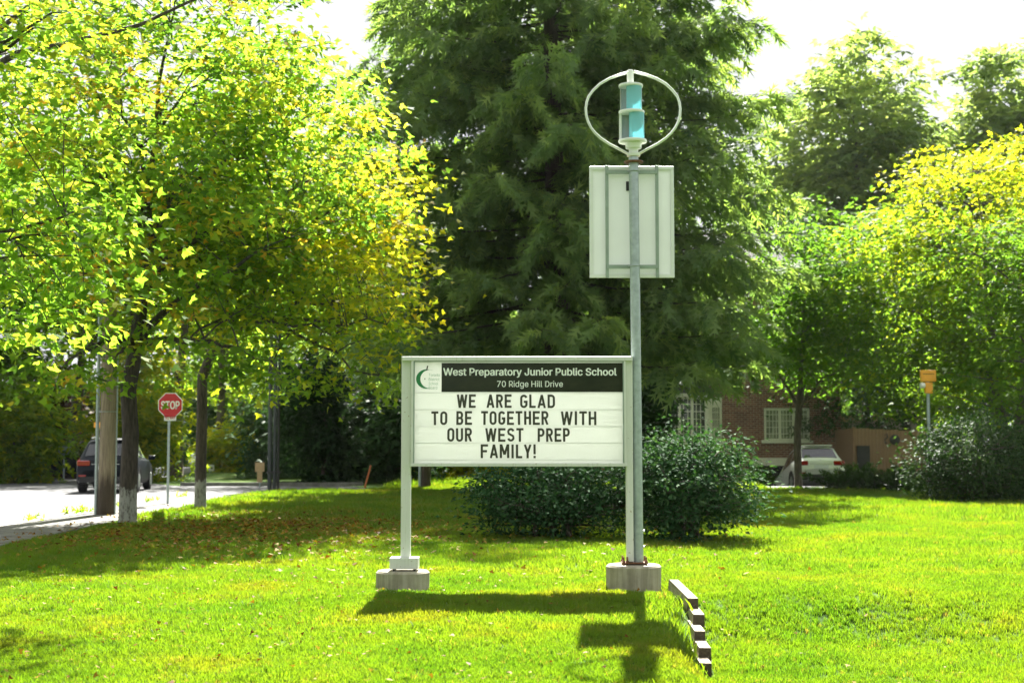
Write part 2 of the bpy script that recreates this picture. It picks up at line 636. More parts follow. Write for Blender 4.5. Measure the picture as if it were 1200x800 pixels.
def copy_tree(o, parent=None):
    c = o.copy()
    COL.objects.link(c)
    c.parent = parent
    for ch in list(o.children):
        copy_tree(ch, c)
    return c


# ------------------------------------------------------------------ terrain
def timber_line(y):                       # x of the retaining timbers at distance y
    return 1.52 + (y - 11.15) * 0.07


def smooth(a, b, t):
    t = np.clip((t - a) / (b - a), 0, 1)
    return t * t * (3 - 2 * t)


def ground(x, y):
    x = np.asarray(x, dtype=float)
    y = np.asarray(y, dtype=float)
    z = 0.018 * np.sin(x * 0.9 + 1.3) * np.sin(y * 0.7) + 0.012 * np.sin(x * 2.3 + y * 1.7)
    z = z + 0.05 * np.exp(-((y - 13.7) / 0.8) ** 2) * smooth(-3, -1.5, x) * (1 - smooth(1.0, 1.6, x))
    z = z * smooth(3, 8, y) * (1 - smooth(30, 40, y))
    # lower ground right of the timbers
    w = smooth(-0.09, 0.05, x - timber_line(y)) * (1 - smooth(1.5, 6.0, x - timber_line(y))) * smooth(6.5, 9.5, y) * (1 - smooth(12.7, 14.6, y))
    w2 = smooth(1.15, 1.5, x) * (1 - smooth(11.2, 13.1, y)) * smooth(6.5, 9.5, y) * (1 - smooth(0.1, 0.3, x - timber_line(y)))
    z = z - 0.30 * np.maximum(w, w2)
    z = z - 0.11 * np.exp(-((y - 14.72) / 0.25) ** 2) * np.exp(-((np.abs(x - 0.07) - 1.22) / 0.4) ** 2)
    # foreground falls a little toward the camera
    z = z - 0.05 * (1 - smooth(9, 12, y))
    # side street side: flat under pavement
    side = smooth(0.0, 0.7, pave_edge(y) + 0.0 - x)
    z = z * (1 - side) - 0.03 * side
    # driveway ramp down to the basement garage
    r = smooth(7.4, 8.6, x) * (1 - smooth(13.4, 14.6, x)) * smooth(51.0, 60.5, y)
    z = z - 1.75 * r
    return z


def pave_edge(y):                        # inner edge of the pavement (lawn side)
    y = np.asarray(y, dtype=float)
    return np.where(y < 39, -7.35 - 0.025 * (y - 15), -7.95 + 0.014 * (y - 39) ** 2)


def lawn():
    xs = np.concatenate([np.linspace(-400, -40, 10), np.linspace(-38, -12, 20), np.linspace(-11, -2, 60), np.linspace(-1.9, 1.3, 34), np.linspace(1.35, 2.3, 26), np.linspace(2.4, 24, 60), np.linspace(26, 400, 14)])
    ys = np.concatenate([np.linspace(-60, 6, 12), np.linspace(7, 9.5, 14), np.linspace(9.6, 15.5, 60), np.linspace(15.8, 48, 44), np.linspace(48.5, 64, 30), np.linspace(66, 100, 12), np.linspace(120, 900, 10)])
    X, Y = np.meshgrid(xs, ys)
    Z = ground(X, Y)
    V = np.stack([X.ravel(), Y.ravel(), Z.ravel()], 1)
    nx, ny = len(xs), len(ys)
    i = np.arange(nx * ny).reshape(ny, nx)
    Fq = np.stack([i[:-1, :-1], i[:-1, 1:], i[1:, 1:], i[1:, :-1]], -1).reshape(-1, 4)
    o = link('lawn', np_mesh('lawn', V, [Fq]), None, M['lawn'], 60)
    tag(o, kind='structure')


lawn()


def strip(name, poly, z, mat):
    """flat sheet over a polygon of (x,y) with a slight thickness at the rim"""
    n = len(poly)
    m = MB()
    m.add([(x, y, z) for x, y in poly] + [(x, y, z - 0.12) for x, y in poly], [tuple(range(n))] + [(i, i + n, (i + 1) % n + n, (i + 1) % n)[::-1] for i in range(n)])
    o = m.build(name, mat)
    tag(o, kind='structure')
    return o


# road: the street along the left plus the crossing behind the lawn
ROAD_IN = [(-9.3, 8), (-9.35, 21), (-9.2, 30), (-8.6, 37), (-7.6, 42), (-6.3, 45.2), (-5.4, 46.6)]
road_poly = [(-18.5, 8)] + ROAD_IN + [(-4.9, 48.6), (-5.6, 50.6), (-12.0, 51.5), (-14.5, 56), (-17.0, 75), (-19.0, 120), (-27.0, 120), (-24.5, 75), (-23.5, 56), (-25.0, 51.2), (-60, 49.5), (-60, 37), (-24, 37), (-19.0, 32)]
strip('road', road_poly, 0.012, M['asphalt'])
# pavement slabs
sw = bpy.data.objects.new('sidewalk', None)
COL.objects.link(sw)
tag(sw, kind='structure')
yy = 8.0
k = 0
while yy < 41.5:
    L = 1.5
    y0, y1 = yy + 0.012, yy + L - 0.012

    def pin(y):
        return float(pave_edge(y))

    def pout(y):
        pts = ROAD_IN
        for (xa, ya), (xb, yb) in zip(pts, pts[1:]):
            if ya <= y <= yb:
                return xa + (xb - xa) * (y - ya) / (yb - ya)
        return pts[-1][0]
    dz = random.Random(k).uniform(-0.006, 0.006)
    m = MB()
    q = [(pout(y0) + 0.17, y0), (pin(y0), y0), (pin(y1), y1), (pout(y1) + 0.17, y1)]
    zt = 0.045 + dz
    m.add([(x, y, zt) for x, y in q] + [(x, y, zt - 0.14) for x, y in q], [(0, 1, 2, 3), (0, 4, 5, 1), (1, 5, 6, 2), (2, 6, 7, 3), (3, 7, 4, 0)])
    m.build('slab', M['slab'], sw)
    yy += L
    k += 1
m = MB()
for (xa, ya), (xb, yb) in zip(ROAD_IN, ROAD_IN[1:]):
    n_ = max(1, int((yb - ya) / 2))
    for j in range(n_):
        a = (xa + (xb - xa) * j / n_, ya + (yb - ya) * j / n_)
        b = (xa + (xb - xa) * (j + 1) / n_, ya + (yb - ya) * (j + 1) / n_)
        m.add([(a[0] + 0.01, a[1], 0.10 - 0.05), (a[0] + 0.16, a[1], 0.052), (b[0] + 0.16, b[1] - 0.01, 0.052), (b[0] + 0.01, b[1] - 0.01, 0.052),
               (a[0] + 0.01, a[1], -0.1), (a[0] + 0.16, a[1], -0.1), (b[0] + 0.16, b[1] - 0.01, -0.1), (b[0] + 0.01, b[1] - 0.01, -0.1)],
              [(0, 1, 2, 3), (0, 4, 5, 1), (1, 5, 6, 2), (2, 6, 7, 3), (3, 7, 4, 0)])
tag(m.build('kerb', M['kerb'], None), kind='structure')
# verge kerb on the far side of the crossing
m = MB()
m.bx(-60, -25.1, 51.25, 51.4, -0.1, 0.13)
m.bx(-12.0, -5.4, 51.7, 51.85, -0.1, 0.13)
tag(m.build('far_kerb', M['kerb'], None), kind='structure')
# driveway ramp
m = MB()
ysd = np.linspace(48.2, 61.8, 24)
vs, fs = [], []
for i, y in enumerate(ysd):
    for x in (8.8, 13.2):
        vs.append((x, y, float(ground(11.0, y)) + 0.02))
for i in range(len(ysd) - 1):
    fs.append((2 * i, 2 * i + 1, 2 * i + 3, 2 * i + 2))
m.add(vs, fs)
tag(m.build('driveway', M['asphalt'], None), kind='structure')

# ------------------------------------------------------------------ text
_tc = bpy.data.curves.new('txt', 'FONT')
_to = bpy.data.objects.new('txt', _tc)
try:
    import os
    _tc.font = bpy.data.fonts.load(os.path.join(bpy.utils.system_resource('DATAFILES'), 'fonts', 'Inter.woff2'))
except Exception as ex:
    print('font fallback', ex)


def text_mesh(s, bold=0.0, ext=0.0):
    _tc.body = s
    _tc.size = 1.0
    _tc.offset = bold
    _tc.extrude = ext
    _tc.resolution_u = 3
    COL.objects.link(_to)
    dg = bpy.context.evaluated_depsgraph_get()
    dg.update()
    me = bpy.data.meshes.new_from_object(_to.evaluated_get(dg))
    COL.objects.unlink(_to)
    me.name = 'lettering'
    return me


def bold_mesh(s, w):
    """heavier lettering: the plain outline laid several times, shifted by w, each layer a hair proud of the last"""
    base = text_mesh(s)
    m = MB()
    vs = [tuple(v.co) for v in base.vertices]
    fs = [tuple(p.vertices) for p in base.polygons]
    for i, (dx, dy) in enumerate(((0, 0), (-w, 0), (w, 0), (0, w * 0.6), (0, -w * 0.6), (w * .7, w * .5), (-w * .7, -w * .5))):
        m.add([(x + dx, y + dy, 0.0002 * i) for x, y, z in vs], fs)
    return m.mesh('lettering')


def fit(me, x0, x1, z0, z1, y, box=None, thick=None):
    """text lies in XY; stand it up facing -Y, scaled so its bounds (or box) fill x0..x1, z0..z1"""
    n = len(me.vertices)
    co = np.empty(n * 3, np.float32)
    me.vertices.foreach_get('co', co)
    co = co.reshape(-1, 3)
    bx0, by0, bx1, by1 = box if box else (co[:, 0].min(), co[:, 1].min(), co[:, 0].max(), co[:, 1].max())
    out = np.empty_like(co)
    out[:, 0] = x0 + (co[:, 0] - bx0) / (bx1 - bx0) * (x1 - x0)
    out[:, 2] = z0 + (co[:, 1] - by0) / (by1 - by0) * (z1 - z0)
    out[:, 1] = y - co[:, 2]
    me.vertices.foreach_set('co', out.ravel())
    me.update()
    return me


# ------------------------------------------------------------------ concrete footings
DS = 15.1          # distance of the sign


def footing(px, ytop, ybot, rpx, label):
    top = W(px, ytop, DS)
    r = rpx / F * DS
    prof = [(r * 1.01, -0.35), (r * 1.0, 0.0), (r * 0.995, top.z * 0.5), (r, top.z - 0.02), (r - 0.018, top.z)]
    m = MB().lathe(prof, 48)
    rr = random.Random(px)
    m.v = [(x * (1 + rr.uniform(-.006, .006)), y * (1 + rr.uniform(-.006, .006)), z) for x, y, z in m.v]
    o = m.build('concrete_footing', M['concrete'], None, 35)
    o.location = (top.x, DS, 0)
    tag(o, label, 'footing', 'round concrete footings of the sign')
    return top


ftL = footing(472, 668, 686, 31, 'low round concrete footing under the left post with the boxed foot')
ftR = footing(742.5, 661, 696, 32, 'taller round concrete footing under the tall grey pole')

# ------------------------------------------------------------------ the school sign
sign = empty('school_sign', (0, 0, 0), 'pale green changeable letter school sign reading WE ARE GLAD on two posts', 'sign')


def X(px): return W(px, 500, DS).x
def Z(py): return W(600, py, DS).z


sx0, sx1 = X(482), X(733.5)
zT, zB = Z(419), Z(545.5)
yf, yb_ = DS - 0.10, DS + 0.13
# posts
MB().bx(X(470.7), X(481.8), DS - 0.055, DS + 0.055, Z(656), Z(420.2)).build('post', M['sign_paint'], sign, bevel=0.006)
MB().bx(X(733.2), X(741.2), DS - 0.055, DS + 0.055, Z(657.5), Z(420.2)).build('post', M['sign_paint'], sign, bevel=0.006)
# box foot on the left
m = MB().bx(X(458.5), X(491.5), DS - 0.12, DS + 0.12, Z(665.5), Z(652.5))
m.build('post_foot', M['sign_paint'], sign, bevel=0.006)
for bxp in (463, 487):
    for dy in (-0.09, 0.09):
        MB().tube([(X(bxp), DS + dy, ftL.z - 0.02), (X(bxp), DS + dy, ftL.z + 0.022)], 0.012, 8).build('bolt', M['black'], sign)
# cabinet: frame of four channels, recessed board
T = 0.035
m = MB()
m.bx(X(471.2), X(740.8), yf - 0.012, yb_, zT - 0.038, zT + 0.006)          # top channel
m.build('top_channel', M['sign_paint'], sign, bevel=0.004)
m = MB().bx(sx0, sx1, yf - 0.012, yb_, zB - 0.006, zB + 0.028)
m.build('bottom_channel', M['sign_paint'], sign, bevel=0.004)
MB().bx(X(482.1), X(485.0), yf - 0.006, yb_ - .002, zB + 0.0285, zT - 0.0385).build('side_channel', M['sign_paint'], sign, bevel=0.003)
MB().bx(X(730.6), X(733.0), yf - 0.006, yb_ - .002, zB + 0.0285, zT - 0.0385).build('side_channel', M['sign_paint'], sign, bevel=0.003)
# grey gasket
gx0, gx1 = X(484.9), X(730.7)
m = MB()
m.bx(gx0, gx0 + 0.012, yf - 0.002, yf + 0.03, zB + 0.03, zT - 0.04)
m.bx(gx1 - 0.012, gx1, yf - 0.002, yf + 0.03, zB + 0.03, zT - 0.04)
m.bx(gx0 + 0.0125, gx1 - 0.0125, yf - 0.001, yf + 0.03, zT - 0.05, zT - 0.04)
m.build('gasket', M['rail'], sign)
yp = yf + 0.035
bd = MB().bx(gx0 + 0.001, gx1 - 0.001, yp, yp + 0.006, zB + 0.024, zT - 0.041).build('letter_board', M['board'], sign)
MB().bx(sx0 + 0.02, sx1 - 0.02, yb_ - 0.03, yb_ - 0.024, zB + 0.03, zT - 0.04).build('back_board', M['board_back'], sign)
for py in (460.2, 480.0, 499.6, 518.8, 538.6):
    MB().bx(gx0 + 0.014, gx1 - 0.014, yp - 0.004, yp - 0.0005, Z(py) - 0.0035, Z(py) + 0.0035).build('letter_track', M['board'], sign)
# header
hx0, hx1 = X(517.6), X(730.0)
hd = MB().bx(hx0, hx1, yp - 0.006, yp - 0.001, Z(459.4), Z(425.6)).build('header_panel', M['header'], sign)
yt = yp - 0.0075
me = fit(bold_mesh('West Preparatory Junior Public School', 0.024), X(519.5), X(722.5), Z(442.6), Z(431.3), yt)
# keep baseline right: bounds include descenders, so refit by cap box
link('header_lettering', me, hd, M['header_text'])
me = fit(bold_mesh('70 Ridge Hill Drive', 0.006), X(582.5), X(659.5), Z(455.6), Z(446.3), yt)
link('header_lettering', me, hd, M['header_text'])


def scallop():
    """green crescent apple with stem, seed and four small lines of words"""
    ap = bpy.data.objects.new('apple_logo', None)
    COL.objects.link(ap)
    ap.parent = sign
    cx, cz = X(500.2), Z(444.3)
    s = DS / F
    outer, inner = [], []
    for i in range(25):
        a = R(72) + (R(282) - R(72)) * i / 24
        outer.append((cx + 13.0 * s * math.cos(a) * 0.95 + 0 * s, cz + 11.4 * s * math.sin(a)))
    for i in range(25):
        a = R(282) - (R(282) - R(72)) * i / 24
        inner.append((cx + 4.0 * s + 11.6 * s * math.cos(a) * 0.98, cz + 10.9 * s * math.sin(a)))
    n = len(outer)
    m = MB()
    yv = yp - 0.002
    inr = inner[::-1]
    vs = [(x, yv, z) for x, z in outer] + [(x, yv, z) for x, z in inr]
    fs = [(i, i + 1, n + i + 1, n + i) for i in range(n - 1)]
    m.add(vs, fs)
    m.build('crescent', M['logo_green'], ap)
    m = MB().prism([(X(499.3), Z(434.6)), (X(500.8), Z(434.2)), (X(502.0), Z(429.0)), (X(500.6), Z(428.6))], yv - 0.001, yv)
    m.build('stem', M['letter'], ap)
    m = MB().prism([(X(497.4), Z(444.0)), (X(498.2), Z(443.0)), (X(498.7), Z(444.4)), (X(498.0), Z(445.2))], yv - 0.001, yv)
    m.build('seed', M['letter'], ap)
    for wd, py, w in (('Toronto', 439.6, 13), ('District', 444.6, 12.5), ('School', 449.6, 11), ('Board', 454.4, 10)):
        me = fit(text_mesh(wd, 0.0), X(502.6), X(502.6 + w), Z(py + 1.7), Z(py - 1.7), yv)
        link('logo_lettering', me, ap, M['logo_pale'])


scallop()

rows = [
    (462.3, 478.0, [('WE', 338, 415), ('ARE', 460, 563), ('GLAD', 598, 742)]),
    (481.8, 497.8, [('TO', 233, 298), ('BE', 335, 400), ('TOGETHER', 437, 715), ('WITH', 766, 912)]),
    (501.4, 517.2, [('OUR', 298, 400), ('WEST', 455, 612), ('PREP', 670, 803)]),
    (520.5, 536.6, [('FAMILY!', 436, 664)]),
]


def stroke_glyph(ch, w, h):
    """condensed gothic letter from flat strokes; each stroke lies 0.2 mm proud of the one before"""
    t = 0.165 * h
    a = t / 2
    l_, r, b, tp, mid = a, w - a, a, h - a, h * 0.5
    def arc(cx, cz, rx, rz, a0, a1, n=7):
        return [(cx + rx * math.cos(R(a0 + (a1 - a0) * i / n)), cz + rz * math.sin(R(a0 + (a1 - a0) * i / n))) for i in range(n + 1)]
    k = min(0.24 * h, (w - t) / 2)
    c = (l_ + r) / 2
    S = {
        'I': [[(w / 2, 0), (w / 2, h)]],
        'L': [[(l_, 0), (l_, h)], [(l_, b), (w, b)]],
        'T': [[(c, 0), (c, h)], [(0, tp), (w, tp)]],
        'E': [[(l_, 0), (l_, h)], [(l_, b), (w, b)], [(l_, tp), (w, tp)], [(l_, mid), (w * .88, mid)]],
        'F': [[(l_, 0), (l_, h)], [(l_, tp), (w, tp)], [(l_, mid), (w * .86, mid)]],
        'H': [[(l_, 0), (l_, h)], [(r, 0), (r, h)], [(l_, mid), (r, mid)]],
        'O': [arc(c, tp - k, c - l_, k, 180, 0) + arc(c, b + k, c - l_, k, 0, -180) + [(l_, tp - k)]],
        'U': [[(l_, h)] + arc(c, b + k, c - l_, k, 180, 360) + [(r, h)]],
        'G': [arc(c, tp - k, r - c, k, 15, 180) + arc(c, b + k, r - c, k, 180, 360) + [(r, mid)], [(c, mid - a * .4), (w, mid - a * .4)]],
        'D': [[(l_, 0), (l_, h)], [(l_, tp), (r - k, tp)] + arc(r - k, tp - k, k, k, 90, 0)[1:] + arc(r - k, b + k, k, k, 0, -90) + [(l_, b)]],
        'P': [[(l_, 0), (l_, h)], [(l_, tp), (r - k * .8, tp)] + arc(r - k * .8, (tp + mid * .92) / 2, k * .8, (tp - mid * .92) / 2, 90, -90)[1:] + [(l_, mid * .92)]],
        'R': [[(l_, 0), (l_, h)], [(l_, tp), (r - k * .8, tp)] + arc(r - k * .8, (tp + mid) / 2, k * .8, (tp - mid) / 2, 90, -90)[1:] + [(l_, mid)], [(c, mid), (r, 0)]],
        'B': [[(l_, 0), (l_, h)], [(l_, tp), (r - k * .9, tp)] + arc(r - k * .9, (tp + mid) / 2, k * .8, (tp - mid) / 2, 90, -90)[1:] + [(l_, mid)],
              [(l_, b), (r - k * .8, b)] + arc(r - k * .8, (b + mid) / 2, k * .8, (mid - b) / 2, -90, 90)[1:] + [(l_, mid)]],
        'S': [arc(c, tp - k, r - c, k, 10, 180) + [(l_ + t * .15, mid + t * .55), (r - t * .15, mid - t * .55)] + arc(c, b + k, r - c, k, 0, -170)],
        'A': [[(a * .9, 0), (c, h)], [(w - a * .9, 0), (c, h)], [(l_ + t * .5, h * .28), (r - t * .5, h * .28)]],
        'Y': [[(c, 0), (c, h * .45)], [(a * .8, h), (c, h * .40)], [(w - a * .8, h), (c, h * .40)]],
        'W': [[(a * .8, h), (w * .27, 0)], [(w * .27, 0), (w * .5, h)], [(w * .5, h), (w * .73, 0)], [(w * .73, 0), (w - a * .8, h)]],
        'M': [[(l_, 0), (l_, h)], [(r, 0), (r, h)], [(l_ + a * .3, h), (c, h * .25)], [(r - a * .3, h), (c, h * .25)]],
        '!': [[(w / 2, h * .28), (w / 2, h)], [(w / 2, 0), (w / 2, h * .17)]],
    }[ch]
    m = MB()
    for si, line in enumerate(S):
        y = -0.0035 - 0.0002 * si
        n = len(line)
        L2, R2 = [], []
        for i, p in enumerate(line):
            p0, p1 = line[max(0, i - 1)], line[min(n - 1, i + 1)]
            if i == 0 and line[0] == line[-1]:
                p0 = line[-2]
            if i == n - 1 and line[0] == line[-1]:
                p1 = line[1]
            tx, tz = p1[0] - p0[0], p1[1] - p0[1]
            q = math.hypot(tx, tz) or 1
            nx_, nz_ = -tz / q * a, tx / q * a
            zc_ = lambda z: min(max(z, 0), h)
            L2.append((p[0] + nx_, zc_(p[1] + nz_)))
            R2.append((p[0] - nx_, zc_(p[1] - nz_)))
        vs = [(x, y, z) for x, z in L2] + [(x, y, z) for x, z in R2] + [(x, 0, z) for x, z in L2] + [(x, 0, z) for x, z in R2]
        fs = []
        for i in range(n - 1):
            fs += [(i, n + i, n + i + 1, i + 1), (i, i + 1, 2 * n + i + 1, 2 * n + i), (n + i, 3 * n + i, 3 * n + i + 1, n + i + 1)]
        fs += [(0, 2 * n, 3 * n, n), (n - 1, 2 * n - 1, 4 * n - 1, 3 * n - 1)]
        m.add(vs, fs)
    return m.mesh('letter')


glyphs = {}
gw = {'W': 1.5, 'M': 1.3, 'I': 0.42, '!': 0.42, 'L': 0.86, 'T': 0.98, 'A': 1.12}
for yt_, yb2, words in rows:
    zt, zb = Z(yt_), Z(yb2)
    for wd, c0, c1 in words:
        xa, xb = X(440 + c0 / 3.529), X(440 + c1 / 3.529)
        gap = 0.24
        tot = sum(gw.get(ch, 1.0) for ch in wd) + gap * (len(wd) - 1)
        u = (xb - xa) / tot
        x = xa
        for ch in wd:
            w = gw.get(ch, 1.0) * u
            key = (ch, round(u, 3))
            if key not in glyphs:
                me = glyphs[key] = stroke_glyph(ch, w, zt - zb)
                me.materials.clear()
                me.materials.append(M['letter'])
            o = bpy.data.objects.new('letter', glyphs[key])
            COL.objects.link(o)
            o.parent = sign
            rr = random.Random(int(x * 1000))
            o.location = (x, yp - 0.0045, zb + rr.uniform(-0.002, 0.002))
            o.rotation_euler = (0, rr.uniform(-0.012, 0.012), 0)
            x += w + gap * u

# ------------------------------------------------------------------ steel mast with solar panel and wind turbine
mast = empty('turbine_mast', (0, 0, 0), 'tall grey steel pole carrying the back of a solar panel and a turquoise wind turbine', 'pole')
pr = 0.0535
xm = X(744.6)
YM = DS + 0.02
xb_ = X(747.4)
ztop = Z(183)
MB().tube([(xb_, YM, ftR.z + 0.02), (xm + (xb_ - xm) * 0.5, YM, Z(420)), (xm, YM, ztop)], [pr, pr, pr * 0.98], 20).build('pole', M['steel'], mast, 40)
MB().bx(X(727.5), X(757.5), YM - 0.12, YM + 0.12, ftR.z + 0.012, ftR.z + 0.026).build('base_plate', M['rust'], mast, bevel=0.003)
for bx_, by_ in ((729.5, -0.1), (755.5, -0.1), (729.5, 0.1), (755.5, 0.1), (733.5, -0.1)):
    m = MB().tube([(X(bx_), YM + by_, ftR.z - 0.01), (X(bx_), YM + by_, ftR.z + 0.085)], 0.009, 8)
    m.tube([(X(bx_), YM + by_, ftR.z + 0.0265), (X(bx_), YM + by_, ftR.z + 0.045)], 0.018, 6)
    m.build('anchor_bolt', M['rust'], mast)
for py in (622, 640):
    MB().tube([(xb_ + pr, YM, Z(py)), (xb_ + pr + 0.015, YM, Z(py))], 0.012, 8).build('set_screw', M['white_metal'], mast)
# conduit beside the pole
# panel
panel = bpy.data.objects.new('solar_panel', None)
COL.objects.link(panel)
panel.parent = mast
px0, px1, pz1, pz0 = X(692.6), X(793.6), Z(192.3), Z(323.6)
yq = YM + pr + 0.045
fw = 0.038
for (a, b, c, d_) in ((px0, px1, pz1 - fw, pz1), (px0, px1, pz0, pz0 + fw)):
    MB().bx(a, b, yq - 0.002, yq + 0.04, c, d_).build('frame_rail', M['white_metal'], panel, bevel=0.003)
for (a, b) in ((px0, px0 + fw), (px1 - fw, px1)):
    MB().bx(a, b, yq, yq + 0.038, pz0 + fw + .0005, pz1 - fw - .0005).build('frame_rail', M['white_metal'], panel, bevel=0.003)
MB().bx(px0 + fw, px1 - fw, yq + 0.026, yq + 0.032, pz0 + fw, pz1 - fw).build('backsheet', M['pv_back'], panel)
MB().bx(X(736.5), X(741.5), yq + 0.005, yq + 0.025, Z(221), Z(210)).build('junction_box', M['black'], panel, bevel=0.004)
for px in (713.3, 773.0):
    MB().bx(X(px - 1.9), X(px + 1.9), yq - 0.03, yq - 0.003, pz0 - 0.004, pz1 + 0.004).build('mounting_rail', M['rail'], mast, bevel=0.003)
for py in (200.3, 311.5):
    MB().bx(X(713.3), X(773.0), yq - 0.056, yq - 0.031, Z(py) - 0.02, Z(py) + 0.02).build('cross_rail', M['rail'], mast, bevel=0.003)
    m = MB()
    m.tube([(xm + (pr + .006) * math.cos(a), YM + (pr + .006) * math.sin(a), Z(py)) for a in np.linspace(0, 2 * PI, 17)], 0.006, 6)
    m.build('u_bolt', M['steel'], mast)
m = MB()
for i in range(9):
    m.bx(X(785 + i * 0.55), X(785.4 + i * 0.55), yq - 0.0008, yq - 0.0002, Z(318.8), Z(317.6))
# turbine
turb = bpy.data.objects.new('wind_turbine', None)
COL.objects.link(turb)
turb.parent = mast
MB().lathe([(0.10, Z(190) - 0.008), (0.105, Z(190)), (0.10, Z(190) + 0.012)], 28, (xm, YM, 0)).build('flange', M['rust'], turb, 30)
MB().lathe([(0.04, Z(190)), (0.04, Z(184)), (0.07, Z(183)), (0.075, Z(180)), (0.05, Z(178)), (0.05, Z(174.5)), (0.085, Z(173.5)), (0.09, Z(168)), (0.075, Z(166))], 28, (xm, YM, 0)).build('hub', M['white_metal'], turb, 30)
hoopL = [(743, 83.5), (729, 87), (716, 91.7), (705, 98), (697, 105.5), (691.5, 112.5), (689, 119.5), (688, 127), (688.6, 135), (690.5, 142), (694, 149), (699, 155.5), (705.5, 161.5), (716, 168.5), (728, 174.5), (740, 181)]


def hoop(pts, sgn):
    m = MB()
    ww = 0.026
    P = []
    for i in range(len(pts)):
        a, b = pts[max(0, i - 1)], pts[min(len(pts) - 1, i + 1)]
        tx, tz = b[0] - a[0], -(b[1] - a[1])
        L = math.hypot(tx, tz)
        P.append((Vector((X(pts[i][0]), YM, Z(pts[i][1]))), Vector((-tz / L, 0, tx / L))))
    vs, fs = [], []
    for p, nrm in P:
        for q in range(8):
            a = 2 * PI * q / 8
            vs.append(p + nrm * (0.0145 * math.cos(a)) + Vector((0, 0.035 * math.sin(a), 0)))
    for i in range(len(P) - 1):
        for q in range(8):
            fs.append((i * 8 + q, i * 8 + (q + 1) % 8, (i + 1) * 8 + (q + 1) % 8, (i + 1) * 8 + q))
    fs.append(tuple(range(8)))
    fs.append(tuple(range(len(vs) - 8, len(vs))))
    m.add(vs, fs)
    m.build('hoop_arm', M['white_metal'], turb, 50)


hoop(hoopL, 1)
hoop([(742 + (744.5 - x) + 2.3, y) for x, y in hoopL], -1)
xc = X(742.8)
MB().lathe([(0.036, Z(99)), (0.036, Z(82.6)), (0.03, Z(82))], 20, (X(741.3), YM, 0)).build('top_bearing', M['white_metal'], turb, 30)
for px, py, r_ in ((741.8, 100.5, 0.128), (742.6, 131.5, 0.136), (743.6, 165.3, 0.150)):
    MB().lathe([(r_, Z(py) - 0.014), (r_ + .004, Z(py)), (r_, Z(py) + 0.014)], 36, (X(px), YM, 0)).build('rotor_disc', M['white_metal'], turb, 30)


def vane(cx, cy, r, a0, a1, z0, z1, mat):
    m = MB()
    n = 14
    vs, fs = [], []
    for i in range(n + 1):
        a = a0 + (a1 - a0) * i / n
        for rr_ in (r, r - 0.006):
            for z in (z0, z1):
                vs.append((cx + rr_ * math.cos(a), cy + rr_ * math.sin(a), z))
    for i in range(n):
        b = i * 4
        fs += [(b, b + 1, b + 5, b + 4), (b + 2, b + 6, b + 7, b + 3), (b, b + 4, b + 6, b + 2), (b + 1, b + 3, b + 7, b + 5)]
    m.add(vs, fs)
    m.build('vane', mat, turb, 40)


# upper stage: turquoise half drum to the right, grey half drum to the left, lower stage likewise
vane(X(745.3), YM - 0.03, 0.082, R(160), R(380), Z(130), Z(101.8), M['teal'])
vane(X(736.5), YM + 0.03, 0.066, R(10), R(200), Z(130), Z(101.8), M['vane_grey'])
vane(X(748.2), YM - 0.03, 0.082, R(170), R(385), Z(164), Z(132.8), M['teal'])
vane(X(735.5), YM + 0.02, 0.068, R(0), R(185), Z(164), Z(132.8), M['vane_grey'])
MB().bx(X(727.9), X(730.6), YM - 0.01, YM + 0.03, Z(164), Z(132.8)).build('vane_edge', M['white_metal'], turb)
MB().bx(X(753.2), X(754.6), YM - 0.045, YM, Z(130), Z(101.8)).build('vane_edge', M['white_metal'], turb)
MB().tube([(xc, YM, Z(165)), (xc, YM, Z(100))], 0.014, 10).build('shaft', M['steel'], turb)

# ------------------------------------------------------------------ stepped timbers
tim = empty('timber_steps', (0, 0, 0), 'stepped stack of weathered square timbers ends on the bank below the pole', 'timber edging')
spec = [  # px centre of the end, y of its top edge, distance of its end face
    (812.0, 700.5, 12.9, 1.75),
    (818.0, 719.5, 12.45, 1.6),
    (821.0, 739.0, 12.0, 1.5),
    (825.5, 758.5, 11.55, 1.4),
    (827.5, 776.5, 11.25, 1.2)]
for i, (px, py, d, L) in enumerate(spec):
    p = W(px, py, d)
    w = (0.098, 0.102, 0.094, 0.1, 0.097)[i]
    p.x += (0, 0.008, -0.006, 0.005, -0.003)[i]
    h = 0.108
    bk = W(789.5, 681.5, d + L) if i == 0 else Vector((p.x - 0.02 + 0.05 * L, d + L, p.z))
    dx = (bk.x - p.x)
    m = MB()
    x0 = p.x - w / 2
    m.add([(x0, d, p.z), (x0 + w, d, p.z), (x0 + w, d, p.z - h), (x0, d, p.z - h),
           (x0 + dx, d + L, p.z), (x0 + dx + w, d + L, p.z), (x0 + dx + w, d + L, p.z - h), (x0 + dx, d + L, p.z - h)],
          [(0, 1, 2, 3)[::-1], (4, 5, 6, 7), (0, 4, 5, 1)[::-1], (1, 5, 6, 2)[::-1], (2, 6, 7, 3), (3, 7, 4, 0)])
    me = m.mesh('timber')
    me.materials.append(M['timber'])
    me.materials.append(M['timber_end'])
    me.polygons[0].material_index = 1
    me.polygons[3].material_index = 1
    o = bpy.data.objects.new('timber', me)
    COL.objects.link(o)
    o.parent = tim
    b = o.modifiers.new('bevel', 'BEVEL')
    b.width = 0.007
    b.segments = 2
tag(tim, 'stepped stack of weathered square timber ends set in the bank beside the tall pole footing', 'timber edging')

# ------------------------------------------------------------------ foliage tools
rnd = random.Random(11)


